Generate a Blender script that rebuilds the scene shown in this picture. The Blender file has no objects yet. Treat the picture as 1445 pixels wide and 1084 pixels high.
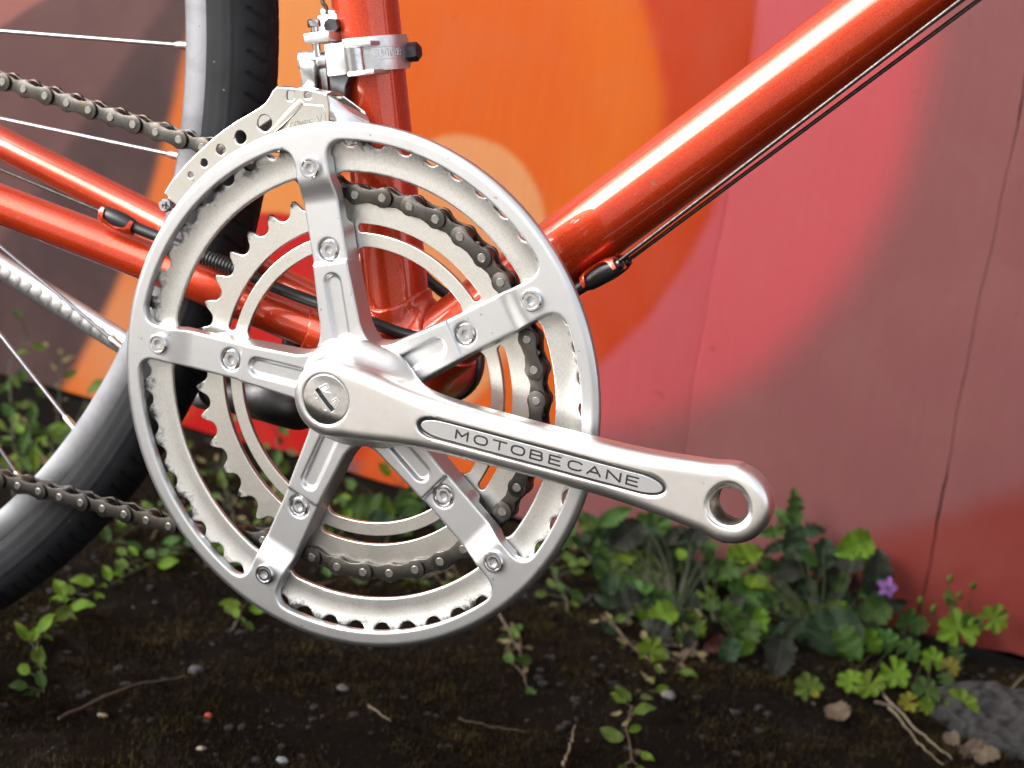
import bpy, bmesh, math, random
import numpy as np
from mathutils import Matrix, Vector

# ------------------------------------------------------------------ camera, sky, sun, exposure
# Everything is measured in millimetres from the crank axle (x forward along the bicycle,
# y away from the viewer, z up) and converted to metres; the axle is 246 mm above the ground.
MM, AXLE = 0.001, 246.0
FPX = 2581.82                                   # focal length in photo pixels (photo 1445 x 1084)
CAM = np.array([335.0155, -657.2750, 196.2539])
ROT = np.array([[0.9082886, 0.3970298, 0.1318300],
                [0.2148395, -0.1722889, -0.9613327],
                [-0.3589649, 0.9014898, -0.2417857]])   # rows: right, down, forward
sc = bpy.context.scene
cd = bpy.data.cameras.new('camera'); cam = bpy.data.objects.new('camera', cd)
sc.collection.objects.link(cam); sc.camera = cam
cd.sensor_width = 36.0; cd.lens = FPX / 1445 * 36.0
cd.clip_start = 0.01; cd.clip_end = 500.0
cd.dof.use_dof = True; cd.dof.focus_distance = 0.730; cd.dof.aperture_fstop = 14.0
_m = Matrix(((ROT[0][0], -ROT[1][0], -ROT[2][0]), (ROT[0][1], -ROT[1][1], -ROT[2][1]), (ROT[0][2], -ROT[1][2], -ROT[2][2]))).to_4x4()
_m.translation = Vector((CAM[0] * MM, CAM[1] * MM, (CAM[2] + AXLE) * MM))
cam.matrix_world = _m

SUN_EL, SUN_AZ = math.radians(30), math.radians(231)   # bright overcast, veiled sun low on the left behind the viewer
w = bpy.data.worlds.new('World'); sc.world = w; w.use_nodes = True
nt = w.node_tree; nt.nodes.clear()
sky = nt.nodes.new('ShaderNodeTexSky'); sky.sky_type = 'NISHITA'; sky.sun_disc = False
sky.sun_elevation = SUN_EL; sky.sun_rotation = SUN_AZ; sky.dust_density = 4.0; sky.air_density = 1.0
hs = nt.nodes.new('ShaderNodeHueSaturation'); hs.inputs['Saturation'].default_value = 0.22
bg = nt.nodes.new('ShaderNodeBackground'); bg.inputs['Strength'].default_value = 0.15
wo = nt.nodes.new('ShaderNodeOutputWorld')
nt.links.new(sky.outputs[0], hs.inputs['Color']); nt.links.new(hs.outputs[0], bg.inputs['Color']); nt.links.new(bg.outputs[0], wo.inputs['Surface'])
sl = bpy.data.lights.new('sun', 'SUN'); sl.energy = 0.6; sl.angle = math.radians(46); sl.color = (1.0, 0.97, 0.92)
so = bpy.data.objects.new('sun', sl); sc.collection.objects.link(so)
_d = Vector((math.sin(SUN_AZ) * math.cos(SUN_EL), math.cos(SUN_AZ) * math.cos(SUN_EL), math.sin(SUN_EL)))
so.rotation_euler = _d.to_track_quat('Z', 'Y').to_euler(); so.location = (0, 0, 5)
sc.view_settings.view_transform = 'Standard'; sc.view_settings.look = 'None'
sc.view_settings.exposure = 1.64; sc.view_settings.gamma = 1.0
sc.view_settings.use_curve_mapping = False
sc.cycles.max_bounces = 8

rng = random.Random(7); nrg = np.random.default_rng(11)
COL = sc.collection

# ------------------------------------------------------------------ measuring
def ray(u, v):
    return np.array([(u - 722.5) / FPX, (v - 542) / FPX, 1.0]) @ ROT
def at(u, v, y):                                # point in the upright plane at depth y
    d = ray(u, v); return CAM + d * ((y - CAM[1]) / d[1])
def at_ground(u, v, z=-AXLE):
    d = ray(u, v); return CAM + d * ((z - CAM[2]) / d[2])
WALL_Y, WALL_S = 585.0, -0.040                  # wall plane y = WALL_Y + WALL_S * x
def at_wall(u, v):
    d = ray(u, v); t = (WALL_Y + WALL_S * CAM[0] - CAM[1]) / (d[1] - WALL_S * d[0]); return CAM + d * t
def V3(p): return Vector((p[0] * MM, p[1] * MM, (p[2] + AXLE) * MM))

# ------------------------------------------------------------------ objects
def put(name, me, mat=None, parent=None, basis=None, smooth=None):
    o = bpy.data.objects.new(name, me); COL.objects.link(o)
    if mat is not None and not me.materials: me.materials.append(mat)
    if basis is not None: o.matrix_basis = basis
    if parent is not None:
        o.parent = parent; o.matrix_parent_inverse = parent.matrix_basis.inverted()
    if smooth is not None: shade(me, smooth)
    return o
def shade(me, ang=35):
    me.polygons.foreach_set('use_smooth', np.ones(len(me.polygons), dtype=bool))
    if ang < 179:
        try: me.set_sharp_from_angle(angle=math.radians(ang))
        except Exception: pass
def empty(name, p=(0, 0, -AXLE), parent=None):
    o = bpy.data.objects.new(name, None); COL.objects.link(o); o.empty_display_size = 0.02
    o.matrix_basis = Matrix.Translation(V3(p))
    if parent is not None:
        o.parent = parent; o.matrix_parent_inverse = parent.matrix_basis.inverted()
    return o
def tag(o, label=None, cat=None, group=None, kind=None):
    if label: o['label'] = label
    if cat: o['category'] = cat
    if group: o['group'] = group
    if kind: o['kind'] = kind
    return o
def mesh_np(name, verts, faces, local=False):
    """verts in mm (axle frame) -> mesh in metres; faces (n,k) array or list"""
    v = np.asarray(verts, dtype=np.float64) * MM
    if not local: v[:, 2] += AXLE * MM
    me = bpy.data.meshes.new(name)
    if isinstance(faces, np.ndarray):
        n, k = faces.shape
        me.vertices.add(len(v)); me.vertices.foreach_set('co', v.astype(np.float32).ravel())
        me.loops.add(n * k); me.loops.foreach_set('vertex_index', faces.astype(np.int32).ravel())
        me.polygons.add(n); me.polygons.foreach_set('loop_start', np.arange(0, n * k, k, dtype=np.int32))
        me.update(calc_edges=True); me.validate()
    else:
        me.from_pydata([tuple(q) for q in v], [], faces); me.update()
    return me

class MB:
    """collects simple solids (mm) into one mesh"""
    def __init__(s): s.v, s.f = [], []
    def add(s, vs, fs):
        b = len(s.v); s.v += [tuple(q) for q in vs]; s.f += [tuple(b + i for i in f) for f in fs]; return s
    def box(s, c, size, axes=None, taper=1.0, bev=0.0):
        c = np.array(c, float); A = np.eye(3) if axes is None else np.array(axes, float)
        hx, hy, hz = [q / 2 for q in size]
        if bev <= 0:
            vs = []
            for sz in (-1, 1):
                k = 1 if sz < 0 else taper
                for sx, sy in ((-1, -1), (1, -1), (1, 1), (-1, 1)): vs.append(c + A[0] * hx * sx * k + A[1] * hy * sy * k + A[2] * hz * sz)
            return s.add(vs, [(3, 2, 1, 0), (4, 5, 6, 7), (0, 1, 5, 4), (1, 2, 6, 5), (2, 3, 7, 6), (3, 0, 4, 7)])
        bm = bmesh.new(); bmesh.ops.create_cube(bm, size=1.0)
        for q in bm.verts: q.co = Vector((q.co.x * size[0], q.co.y * size[1], q.co.z * size[2]))
        bmesh.ops.bevel(bm, geom=bm.edges[:], offset=bev, segments=2, affect='EDGES', profile=0.5)
        bm.verts.index_update()
        vs = [c + A[0] * q.co.x + A[1] * q.co.y + A[2] * q.co.z for q in bm.verts]
        fs = [tuple(q.index for q in f.verts) for f in bm.faces]; bm.free()
        return s.add(vs, fs)
    def tube(s, pts, rad, n=12, cap=True, flat=None):
        pts = [np.array(q, float) for q in pts]
        rad = list(rad) if hasattr(rad, '__len__') else [rad] * len(pts)
        prev = None; rings = []
        for i, q in enumerate(pts):
            t = pts[min(i + 1, len(pts) - 1)] - pts[max(i - 1, 0)]; t /= np.linalg.norm(t) + 1e-9
            if prev is None:
                a = np.array([0, 0, 1.0]) if abs(t[2]) < .9 else np.array([1.0, 0, 0])
                prev = a
            u = prev - t * np.dot(prev, t); u /= np.linalg.norm(u); prev = u; wv = np.cross(t, u)
            k = 1.0 if flat is None else flat
            rings.append([q + rad[i] * (math.cos(2 * math.pi * j / n) * u + k * math.sin(2 * math.pi * j / n) * wv) for j in range(n)])
        vs = [x for r in rings for x in r]; fs = []
        for i in range(len(pts) - 1):
            for j in range(n):
                a, b = i * n + j, i * n + (j + 1) % n; fs.append((a, b, b + n, a + n))
        if cap: fs.append(tuple(range(n - 1, -1, -1))); fs.append(tuple((len(pts) - 1) * n + j for j in range(n)))
        return s.add(vs, fs)
    def lathe(s, prof, n=48, c=(0, 0, 0), ax=(0, 1, 0), cap=True):
        """prof: list of (radius, distance along axis)"""
        ax = np.array(ax, float); ax /= np.linalg.norm(ax)
        a = np.array([1.0, 0, 0]) if abs(ax[0]) < .9 else np.array([0, 0, 1.0])
        u = a - ax * np.dot(a, ax); u /= np.linalg.norm(u); wv = np.cross(ax, u); c = np.array(c, float)
        vs = []; fs = []
        for r, h in prof:
            for j in range(n):
                t = 2 * math.pi * j / n; vs.append(c + ax * h + r * (math.cos(t) * u + math.sin(t) * wv))
        for i in range(len(prof) - 1):
            for j in range(n):
                a_, b_ = i * n + j, i * n + (j + 1) % n; fs.append((a_, b_, b_ + n, a_ + n))
        if cap: fs.append(tuple(range(n - 1, -1, -1))); fs.append(tuple((len(prof) - 1) * n + j for j in range(n)))
        return s.add(vs, fs)
    def mesh(s, name, local=False): return mesh_np(name, np.array(s.v), s.f, local)
    def obj(s, name, mat, parent=None, ang=35, fix=True):
        me = s.mesh(name)
        if fix:
            bm = bmesh.new(); bm.from_mesh(me); bmesh.ops.recalc_face_normals(bm, faces=bm.faces[:]); bm.to_mesh(me); bm.free()
        return put(name, me, mat, parent, smooth=ang)

def plate_mesh(name, loops, y0, y1, bev=0.15, local=False, res=1):
    """flat plate with holes: loops are (x, z) polygons in mm; front face at y0, back at y1"""
    cu = bpy.data.curves.new('tmp', 'CURVE'); cu.dimensions = '2D'; cu.fill_mode = 'BOTH'
    th = (y1 - y0) / 2
    cu.extrude = max(th - bev, 1e-4); cu.bevel_depth = bev; cu.offset = -bev; cu.bevel_resolution = res
    for lp in loops:
        sp = cu.splines.new('POLY'); sp.points.add(len(lp) - 1)
        for i, q in enumerate(lp): sp.points[i].co = (q[0], q[1], 0, 1)
        sp.use_cyclic_u = True
    ob = bpy.data.objects.new('tmp', cu); COL.objects.link(ob)
    dg = bpy.context.evaluated_depsgraph_get(); dg.update()
    me = bpy.data.meshes.new_from_object(ob.evaluated_get(dg))
    bpy.data.objects.remove(ob); bpy.data.curves.remove(cu)
    n = len(me.vertices); co = np.empty(n * 3, np.float32); me.vertices.foreach_get('co', co); co = co.reshape(-1, 3)
    out = np.c_[co[:, 0], (y0 + y1) / 2 - co[:, 2], co[:, 1]] * MM
    if not local: out[:, 2] += AXLE * MM
    me.vertices.foreach_set('co', out.astype(np.float32).ravel()); me.name = name; me.materials.clear()
    bm = bmesh.new(); bm.from_mesh(me); bmesh.ops.remove_doubles(bm, verts=bm.verts[:], dist=1e-6); bm.to_mesh(me); bm.free()
    me.update(); return me

# signed distance helpers -> mesh (surface nets)
def snets(name, f, lo, hi, h, local=False):
    lo = np.array(lo, float); hi = np.array(hi, float)
    n = np.ceil((hi - lo) / h).astype(int) + 1
    ax = [(lo[i] + h * np.arange(n[i])).astype(np.float32) for i in range(3)]
    X, Y, Z = np.meshgrid(*ax, indexing='ij', sparse=True)
    S = np.ascontiguousarray(np.broadcast_to(f(X, Y, Z), tuple(n))).astype(np.float32)
    I = S < 0
    c = [I[a:n[0] - 1 + a, b:n[1] - 1 + b, d:n[2] - 1 + d] for a in (0, 1) for b in (0, 1) for d in (0, 1)]
    anyv = c[0].copy(); allv = c[0].copy()
    for q in c[1:]: anyv |= q; allv &= q
    act = anyv & ~allv
    i, j, k = np.nonzero(act)
    idx = np.full(act.shape, -1, np.int32); idx[i, j, k] = np.arange(len(i))
    pos = np.zeros((len(i), 3)); cnt = np.zeros(len(i))
    offs = [(a, b, d) for a in (0, 1) for b in (0, 1) for d in (0, 1)]
    val = {o: S[i + o[0], j + o[1], k + o[2]] for o in offs}
    for o in offs:
        for axn in range(3):
            if o[axn]: continue
            o2 = list(o); o2[axn] = 1; o2 = tuple(o2)
            a, b = val[o], val[o2]; m = (a < 0) != (b < 0)
            t = np.where(m, a / np.where(m, a - b, 1), 0)
            q = np.zeros((len(i), 3)); q[:] = o; q[:, axn] += t
            pos[m] += q[m]; cnt[m] += 1
    pos /= cnt[:, None]
    verts = lo + h * (np.c_[i, j, k] + pos)
    quads = []
    for axn in range(3):
        sl0 = [slice(None)] * 3; sl1 = [slice(None)] * 3
        sl0[axn] = slice(0, -1); sl1[axn] = slice(1, None)
        ch = I[tuple(sl0)] != I[tuple(sl1)]
        b1, b2 = (axn + 1) % 3, (axn + 2) % 3
        e = np.nonzero(ch); e = [np.array(q) for q in e]
        ok = (e[b1] > 0) & (e[b2] > 0) & (e[b1] < n[b1] - 1) & (e[b2] < n[b2] - 1)
        e = [q[ok] for q in e]
        ins = I[tuple(e)]
        def cell(d1, d2):
            g = [q.copy() for q in e]; g[b1] = g[b1] - d1; g[b2] = g[b2] - d2; return idx[tuple(g)]
        q4 = np.stack([cell(1, 1), cell(0, 1), cell(0, 0), cell(1, 0)], 1)
        q4[~ins] = q4[~ins][:, ::-1]
        quads.append(q4)
    return mesh_np(name, verts, np.concatenate(quads), local)
def smin(a, b, k):
    h = np.clip(0.5 + 0.5 * (b - a) / k, 0, 1); return b + (a - b) * h - k * h * (1 - h)
def smax(a, b, k): return -smin(-a, -b, k)
def sstep(a, b, x):
    t = np.clip((x - a) / (b - a), 0, 1); return t * t * (3 - 2 * t)

# ------------------------------------------------------------------ materials
def lin(r, g, b, k=1.0):
    f = lambda c: (c / 255 / 12.92 if c <= 10 else ((c / 255 + .055) / 1.055) ** 2.4) * k
    return (f(r), f(g), f(b), 1)
class NT:
    def __init__(s, name):
        s.m = bpy.data.materials.new(name); s.m.use_nodes = True; s.t = s.m.node_tree
        s.b = s.t.nodes['Principled BSDF']; s.out = s.t.nodes['Material Output']
    def n(s, typ, **kw):
        q = s.t.nodes.new(typ)
        for k, v in kw.items(): setattr(q, k, v)
        return q
    def L(s, a, b): s.t.links.new(a, b)
    def val(s, x, sock):
        if isinstance(x, (int, float)): sock.default_value = x
        elif isinstance(x, tuple): sock.default_value = x
        else: s.L(x, sock)
    def math(s, op, a, b=0.0, c=None, clamp=False):
        q = s.n('ShaderNodeMath', operation=op, use_clamp=clamp); s.val(a, q.inputs[0]); s.val(b, q.inputs[1])
        if c is not None: s.val(c, q.inputs[2])
        return q.outputs[0]
    def mix(s, f, a, b, mode='MIX'):
        q = s.n('ShaderNodeMix', data_type='RGBA', blend_type=mode, clamp_factor=True)
        s.val(f, q.inputs['Factor']); s.val(a, q.inputs[6]); s.val(b, q.inputs[7]); return q.outputs[2]
    def noise(s, co, scale, detail=4.0, rough=0.55, dist=0.0):
        q = s.n('ShaderNodeTexNoise'); q.inputs['Scale'].default_value = scale; q.inputs['Detail'].default_value = detail
        q.inputs['Roughness'].default_value = rough; q.inputs['Distortion'].default_value = dist
        if co is not None: s.L(co, q.inputs['Vector'])
        return q.outputs['Fac']
    def ramp(s, f, *st):
        q = s.n('ShaderNodeValToRGB'); e = q.color_ramp.elements
        while len(e) < len(st): e.new(0.5)
        for i, (p, c) in enumerate(st): e[i].position = p; e[i].color = c if isinstance(c, tuple) else (c, c, c, 1)
        s.L(f, q.inputs['Fac']); return q.outputs['Color']
    def obj(s): return s.n('ShaderNodeTexCoord').outputs['Object']
    def pos(s): return s.n('ShaderNodeNewGeometry').outputs['Position']
    def scaled(s, co, sx, sy, sz):
        q = s.n('ShaderNodeMapping'); q.inputs['Scale'].default_value = (sx, sy, sz); s.L(co, q.inputs['Vector']); return q.outputs[0]
    def bump(s, h, strength=0.3, dist=0.0005, prev=None):
        q = s.n('ShaderNodeBump'); q.inputs['Strength'].default_value = strength; q.inputs['Distance'].default_value = dist
        s.L(h, q.inputs['Height'])
        if prev is not None: s.L(prev, q.inputs['Normal'])
        return q.outputs[0]
    def set(s, **kw):
        names = dict(base='Base Color', metal='Metallic', rough='Roughness', coat='Coat Weight', coat_rough='Coat Roughness', spec='Specular IOR Level',
                     normal='Normal', aniso='Anisotropic', sheen='Sheen Weight', sss='Subsurface Weight')
        for k, v in kw.items(): s.val(v, s.b.inputs[names[k]])
        return s.m

def metal(name, col, rough, dark=0.6, rvar=0.12, scale=60, bump=0.15, speck=0.0, tint=None):
    t = NT(name); p = t.pos()
    a = t.noise(p, scale, 4, 0.6); f = t.noise(p, 1400, 1, 0.6); g = t.noise(p, 160, 3, 0.7) if tint is not None else None
    c2 = tuple(q * dark for q in col[:3]) + (1,)
    base = t.mix(t.ramp(a, (0.42, 0.0), (0.75, 1.0)), col, c2)
    nk = t.noise(p, 330, 2, 0.5); base = t.mix(t.ramp(nk, (0.735, 0.0), (0.765, 0.55)), base, (0.10, 0.09, 0.08, 1))
    if tint is not None: base = t.mix(t.ramp(g, (0.5, 0.0), (0.72, 0.7)), base, tint)
    if speck > 0: base = t.mix(t.math('MULTIPLY', t.ramp(f, (0.52, 0.0), (0.62, 1.0)), speck), base, (0.08, 0.07, 0.05, 1))
    # scratches: noise stretched along one direction
    s2 = t.noise(t.scaled(p, 70, 900, 1000), 1.0, 1, 0.5)
    sc_ = t.ramp(s2, (0.66, 0.0), (0.80, 0.7))
    r = t.math('ADD', t.math('MULTIPLY', a, rvar * 2), rough - rvar)
    r = t.math('ADD', r, t.math('MULTIPLY', sc_, 0.06))
    nrm = t.bump(t.math('ADD', f, t.math('MULTIPLY', sc_, 0.5)), bump, 0.00006)
    return t.set(base=base, metal=1.0, rough=r, normal=nrm)

def grime_metal(name, col, rough, r_in, r_out, speck=0.35):
    """chainring steel: plated, speckled, with black grease creeping in from the toothed rim"""
    t = NT(name); p = t.pos()
    sep = t.n('ShaderNodeSeparateXYZ'); t.L(p, sep.inputs[0])
    z = t.math('SUBTRACT', sep.outputs[2], AXLE * MM)
    r = t.math('SQRT', t.math('ADD', t.math('MULTIPLY', sep.outputs[0], sep.outputs[0]), t.math('MULTIPLY', z, z)))
    n1 = t.noise(p, 90, 6, 0.65, 0.5); n2 = t.noise(p, 420, 5, 0.7); f = t.noise(p, 1700, 2, 0.6)
    e = t.math('ADD', t.math('DIVIDE', t.math('SUBTRACT', r, r_in * MM), (r_out - r_in) * MM), t.math('MULTIPLY', t.math('SUBTRACT', n1, 0.5), 1.7))
    e = t.math('ADD', e, t.math('MULTIPLY', t.math('SUBTRACT', n2, 0.5), 0.9))
    g = t.ramp(e, (0.62, 0.0), (1.05, 1.0))
    base = t.mix(t.ramp(n1, (0.4, 0.0), (0.7, 0.45)), col, tuple(q * 0.72 for q in col[:3]) + (1,))
    base = t.mix(t.math('MULTIPLY', t.ramp(f, (0.5, 0.0), (0.6, 1.0)), speck), base, (0.16, 0.14, 0.10, 1))
    base = t.mix(g, base, (0.012, 0.010, 0.008, 1))
    met = t.math('SUBTRACT', 1.0, t.math('MULTIPLY', g, 0.8))
    ro = t.math('ADD', t.math('MULTIPLY', n1, 0.25), rough - 0.12)
    ro = t.math('ADD', ro, t.math('MULTIPLY', g, 0.2))
    nrm = t.bump(t.math('ADD', f, t.math('MULTIPLY', g, 0.6)), 0.25, 0.00008)
    return t.set(base=base, metal=met, rough=ro, normal=nrm)

M = {}
M['cast'] = metal('cast_aluminium', (0.60, 0.606, 0.615, 1), 0.40, dark=0.86, rvar=0.07, scale=45, bump=0.22)
M['crank'] = metal('polished_aluminium', (0.80, 0.785, 0.765, 1), 0.36, dark=0.86, rvar=0.06, scale=38, bump=0.12, tint=(0.74, 0.71, 0.655, 1))
M['ring_outer'] = grime_metal('plated_steel_outer_ring', (0.66, 0.655, 0.63, 1), 0.38, 93.5, 105.0, 0.18)
M['ring_inner'] = grime_metal('plated_steel_inner_ring', (0.74, 0.725, 0.68, 1), 0.33, 75.5, 83, 0.12)
M['bolt'] = metal('bolt_steel', (0.70, 0.70, 0.71, 1), 0.18, dark=0.7, rvar=0.08, scale=400, bump=0.1)
M['chrome'] = metal('chrome', (0.86, 0.86, 0.86, 1), 0.10, dark=0.8, rvar=0.06, scale=120, bump=0.05)
M['cage'] = metal('plated_cage', (0.84, 0.83, 0.79, 1), 0.20, dark=0.9, rvar=0.06, scale=40, bump=0.08, tint=(0.80, 0.755, 0.62, 1))
M['alloy'] = metal('dull_alloy', (0.74, 0.74, 0.74, 1), 0.38, dark=0.7, rvar=0.1, scale=150, bump=0.2)
M['rim'] = metal('rim_alloy', (0.30, 0.305, 0.325, 1), 0.46, dark=0.62, rvar=0.12, scale=60, bump=0.25)
M['chain'] = metal('chain_steel', (0.105, 0.098, 0.092, 1), 0.38, dark=0.55, rvar=0.1, scale=300, bump=0.3, tint=(0.10, 0.075, 0.05, 1))
M['pin'] = metal('pin_steel', (0.34, 0.325, 0.30, 1), 0.36, dark=0.6, rvar=0.1, scale=500, bump=0.2)
M['dark_steel'] = metal('dark_steel', (0.10, 0.10, 0.11, 1), 0.36, dark=0.6, rvar=0.1, scale=120, bump=0.2)
M['spoke'] = metal('spoke_steel', (0.40, 0.41, 0.43, 1), 0.34, dark=0.7, rvar=0.06, scale=200, bump=0.1)
M['brass'] = metal('nipple_brass', (0.66, 0.60, 0.50, 1), 0.32, dark=0.8, scale=300)

M['thread'] = metal('greasy_thread', (0.30, 0.285, 0.26, 1), 0.34, dark=0.25, rvar=0.1, scale=350, bump=0.4, tint=(0.20, 0.15, 0.09, 1))
M['grey_alloy'] = metal('dirty_grey_alloy', (0.13, 0.13, 0.135, 1), 0.5, dark=0.5, rvar=0.12, scale=90, bump=0.4)
M['cap'] = metal('cap_chrome', (0.76, 0.76, 0.75, 1), 0.14, dark=0.75, rvar=0.08, scale=500, bump=0.1)
def plain(name, col, rough=0.5, scale=300, var=0.5, bump=0.2, dist=0.0002, coat=0.0):
    t = NT(name); p = t.pos(); a = t.noise(p, scale, 5, 0.6)
    base = t.mix(t.ramp(a, (0.35, 0.0), (0.7, 1.0)), col, tuple(q * (1 - var) for q in col[:3]) + (1,))
    return t.set(base=base, rough=t.math('ADD', t.math('MULTIPLY', a, 0.2), rough - 0.1), normal=t.bump(a, bump, dist), coat=coat, coat_rough=0.1)
M['black'] = plain('black_plastic', (0.012, 0.012, 0.014, 1), 0.38, 500, 0.3)
M['housing'] = plain('black_cable_housing', (0.010, 0.010, 0.011, 1), 0.42, 700, 0.3)
M['ink_shade'] = plain('black_paint_and_slot_shade', (0.014, 0.012, 0.011, 1), 0.5, 900, 0.4)  # paint of letters and panel border; also the shade colour in the cap slot
M['cable'] = metal('cable_steel', (0.11,0.105,0.1,1), 0.4, dark=0.4, scale=600, bump=0.5)

def paint():
    t = NT('red_metallic_paint'); p = t.pos()
    fl = t.noise(p, 2600, 2, 0.5); a = t.noise(p, 25, 5, 0.6)
    base = t.mix(t.ramp(fl, (0.36, 0.0), (0.72, 1.0)), lin(172, 32, 10), lin(214, 80, 26))
    base = t.mix(t.ramp(a, (0.45, 0.0), (0.8, 0.35)), base, lin(150, 20, 8))
    chip = t.noise(p, 230, 4, 0.65, 0.8); big = t.noise(p, 26, 2, 0.5)
    ck = t.math('MULTIPLY', t.ramp(chip, (0.665, 0.0), (0.685, 1.0)), t.ramp(big, (0.47, 0.0), (0.55, 1.0)))
    base = t.mix(ck, base, lin(120, 78, 60))
    scr = t.noise(t.scaled(p, 700, 700, 60), 1.0, 2, 0.5)
    sk = t.ramp(scr, (0.725, 0.0), (0.77, 0.55))
    base = t.mix(sk, base, lin(226, 150, 120))
    dirt = t.ramp(t.noise(p, 48, 8, 0.72, 0.6), (0.60, 0.0), (0.78, 0.5))
    base = t.mix(dirt, base, lin(96, 52, 40))
    met = t.math('SUBTRACT', 0.50, t.math('MULTIPLY', ck, 0.6))
    t.b.inputs['Coat IOR'].default_value = 1.5
    cr = t.math('ADD', 0.06, t.math('MULTIPLY', dirt, 0.5))
    return t.set(base=base, metal=met, rough=0.36, coat=t.math('SUBTRACT', 1.0, ck), coat_rough=cr, normal=t.bump(t.math('SUBTRACT', 0.0, ck), 0.5, 0.0001))
M['paint'] = paint()

def rubber():
    t = NT('tyre_rubber'); p = t.pos()
    a = t.noise(p, 35, 6, 0.65, 0.3); f = t.noise(p, 900, 3, 0.6); s = t.noise(p, 420, 2, 0.5)
    base = t.mix(t.ramp(a, (0.35, 0.0), (0.75, 1.0)), (0.009, 0.0095, 0.011, 1), (0.018, 0.0185, 0.021, 1))
    base = t.mix(t.ramp(s, (0.775, 0.0), (0.79, 0.5)), base, (0.25, 0.24, 0.22, 1))
    return t.set(base=base, rough=t.math('ADD', t.math('MULTIPLY', a, 0.2), 0.52), spec=0.16, normal=t.bump(f, 0.25, 0.0002))
M['rubber'] = rubber()

# ------------------------------------------------------------------ ground
def soil_mat():
    t = NT('dark_mossy_soil'); p = t.pos()
    a = t.noise(p, 9, 8, 0.68, 0.4); b = t.noise(p, 60, 8, 0.72, 0.3); c = t.noise(p, 330, 6, 0.75); m = t.noise(p, 5.5, 6, 0.65, 0.8)
    base = t.mix(t.ramp(b, (0.32, 0.0), (0.72, 1.0)), lin(7, 5, 3), lin(17, 12, 8))
    moss = t.mix(t.ramp(c, (0.35, 0.0), (0.65, 1.0)), lin(10, 6, 2), lin(22, 14, 4))
    base = t.mix(t.ramp(m, (0.46, 0.0), (0.58, 0.9)), base, moss)
    grey = t.mix(t.ramp(c, (0.35, 0.0), (0.7, 1.0)), lin(26, 24, 22), lin(54, 50, 47))
    base = t.mix(t.math('MULTIPLY', t.ramp(a, (0.56, 0.0), (0.66, 1.0)), t.ramp(b, (0.45, 0.0), (0.6, 1.0))), base, grey)
    h = t.math('ADD', t.math('MULTIPLY', b, 1.0), t.math('MULTIPLY', c, 0.6))
    return t.set(base=base, rough=0.95, spec=0.08, normal=t.bump(h, 0.9, 0.004))
M['soil'] = soil_mat()
def fbm(x, y, seed=0, octaves=5, base=0.02):
    r = np.random.default_rng(seed); out = np.zeros_like(x)
    amp, f = 1.0, base
    for _ in range(octaves):
        for _k in range(3):
            a = r.uniform(0, 2 * np.pi); ph = r.uniform(0, 6.28); ff = f * r.uniform(.7, 1.4)
            out += amp / 3 * np.sin((x * np.cos(a) + y * np.sin(a)) * ff * 6.28 + ph + 1.7 * np.sin((x * np.sin(a) - y * np.cos(a)) * ff * 3.1 + ph * 2))
        amp *= 0.5; f *= 2.1
    return out
def ground_z(x, y):
    near = np.clip(1 - np.hypot((x) / 1500, (y - 300) / 1100) ** 4, 0, 1)
    z = (fbm(x, y, 3, 4, 0.003) * 4 + fbm(x, y, 5, 3, 0.02) * 1.6) * near
    flat = np.clip(1 - np.hypot(x + 425, (y - 52)) / 140, 0, 1) ** 0.5
    return (z * (1 - flat)) - AXLE + 0.0
fx = np.concatenate([[-150000, -40000, -12000, -5000, -2600], np.arange(-1500, 1501, 9.0), [2600, 5000, 12000, 40000, 150000]])
fy = np.concatenate([[-150000, -40000, -12000, -4000, -1500, -700], np.arange(-260, 900, 9.0), [1500, 5000, 12000, 40000, 150000]])
GX, GY = np.meshgrid(fx, fy, indexing='ij')
gv = np.c_[GX.ravel(), GY.ravel(), ground_z(GX, GY).ravel()]
nx, ny = len(fx), len(fy); ii, jj = np.meshgrid(np.arange(nx - 1), np.arange(ny - 1), indexing='ij'); q0 = (ii * ny + jj).ravel()
ground = put('ground', mesh_np('ground', gv, np.stack([q0, q0 + ny, q0 + ny + 1, q0 + 1], 1)), M['soil'], smooth=180)
tag(ground, 'dark mossy soil in front of the painted wall', 'ground', kind='structure')
def gz(x, y): return float(ground_z(np.array([float(x)]), np.array([float(y)]))[0])

# light concrete of the pavement on the viewer's side, out of the picture
def concrete(name, c1, c2):
    t = NT(name); p = t.pos(); a = t.noise(p, 4, 7, 0.65); b = t.noise(p, 200, 5, 0.7)
    base = t.mix(t.ramp(a, (0.3, 0.0), (0.7, 1.0)), c1, c2)
    base = t.mix(t.ramp(b, (0.5, 0.0), (0.75, 0.6)), base, tuple(q * .5 for q in c1[:3]) + (1,))
    return t.set(base=base, rough=0.9, normal=t.bump(b, 0.6, 0.002))
M['concrete'] = concrete('pale_concrete', (0.37, 0.35, 0.315, 1), (0.45, 0.425, 0.385, 1))
pv = MB().box((0, -30480, -AXLE - 20), (120000, 60000, 70), bev=8)
tag(pv.obj('pavement', M['concrete']), 'pale concrete pavement on the near side of the bicycle', 'pavement', kind='structure')

# cream garden wall across the pavement behind the viewer: the bright band that the tubes and cranks mirror
gw = empty('garden_wall', (0, -6000, -AXLE)); tag(gw, 'low cream rendered garden wall across the pavement behind the viewer', 'wall')
M['render'] = concrete('cream_render', (0.56, 0.53, 0.47, 1), (0.64, 0.61, 0.55, 1))
MB().box((0, -6100, 640), (30000, 200, 1700), bev=10).obj('rendered_face', M['render'], gw)
MB().box((0, -6100, 1520), (30000, 280, 70), bev=12).obj('coping', M['concrete'], gw)

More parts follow.
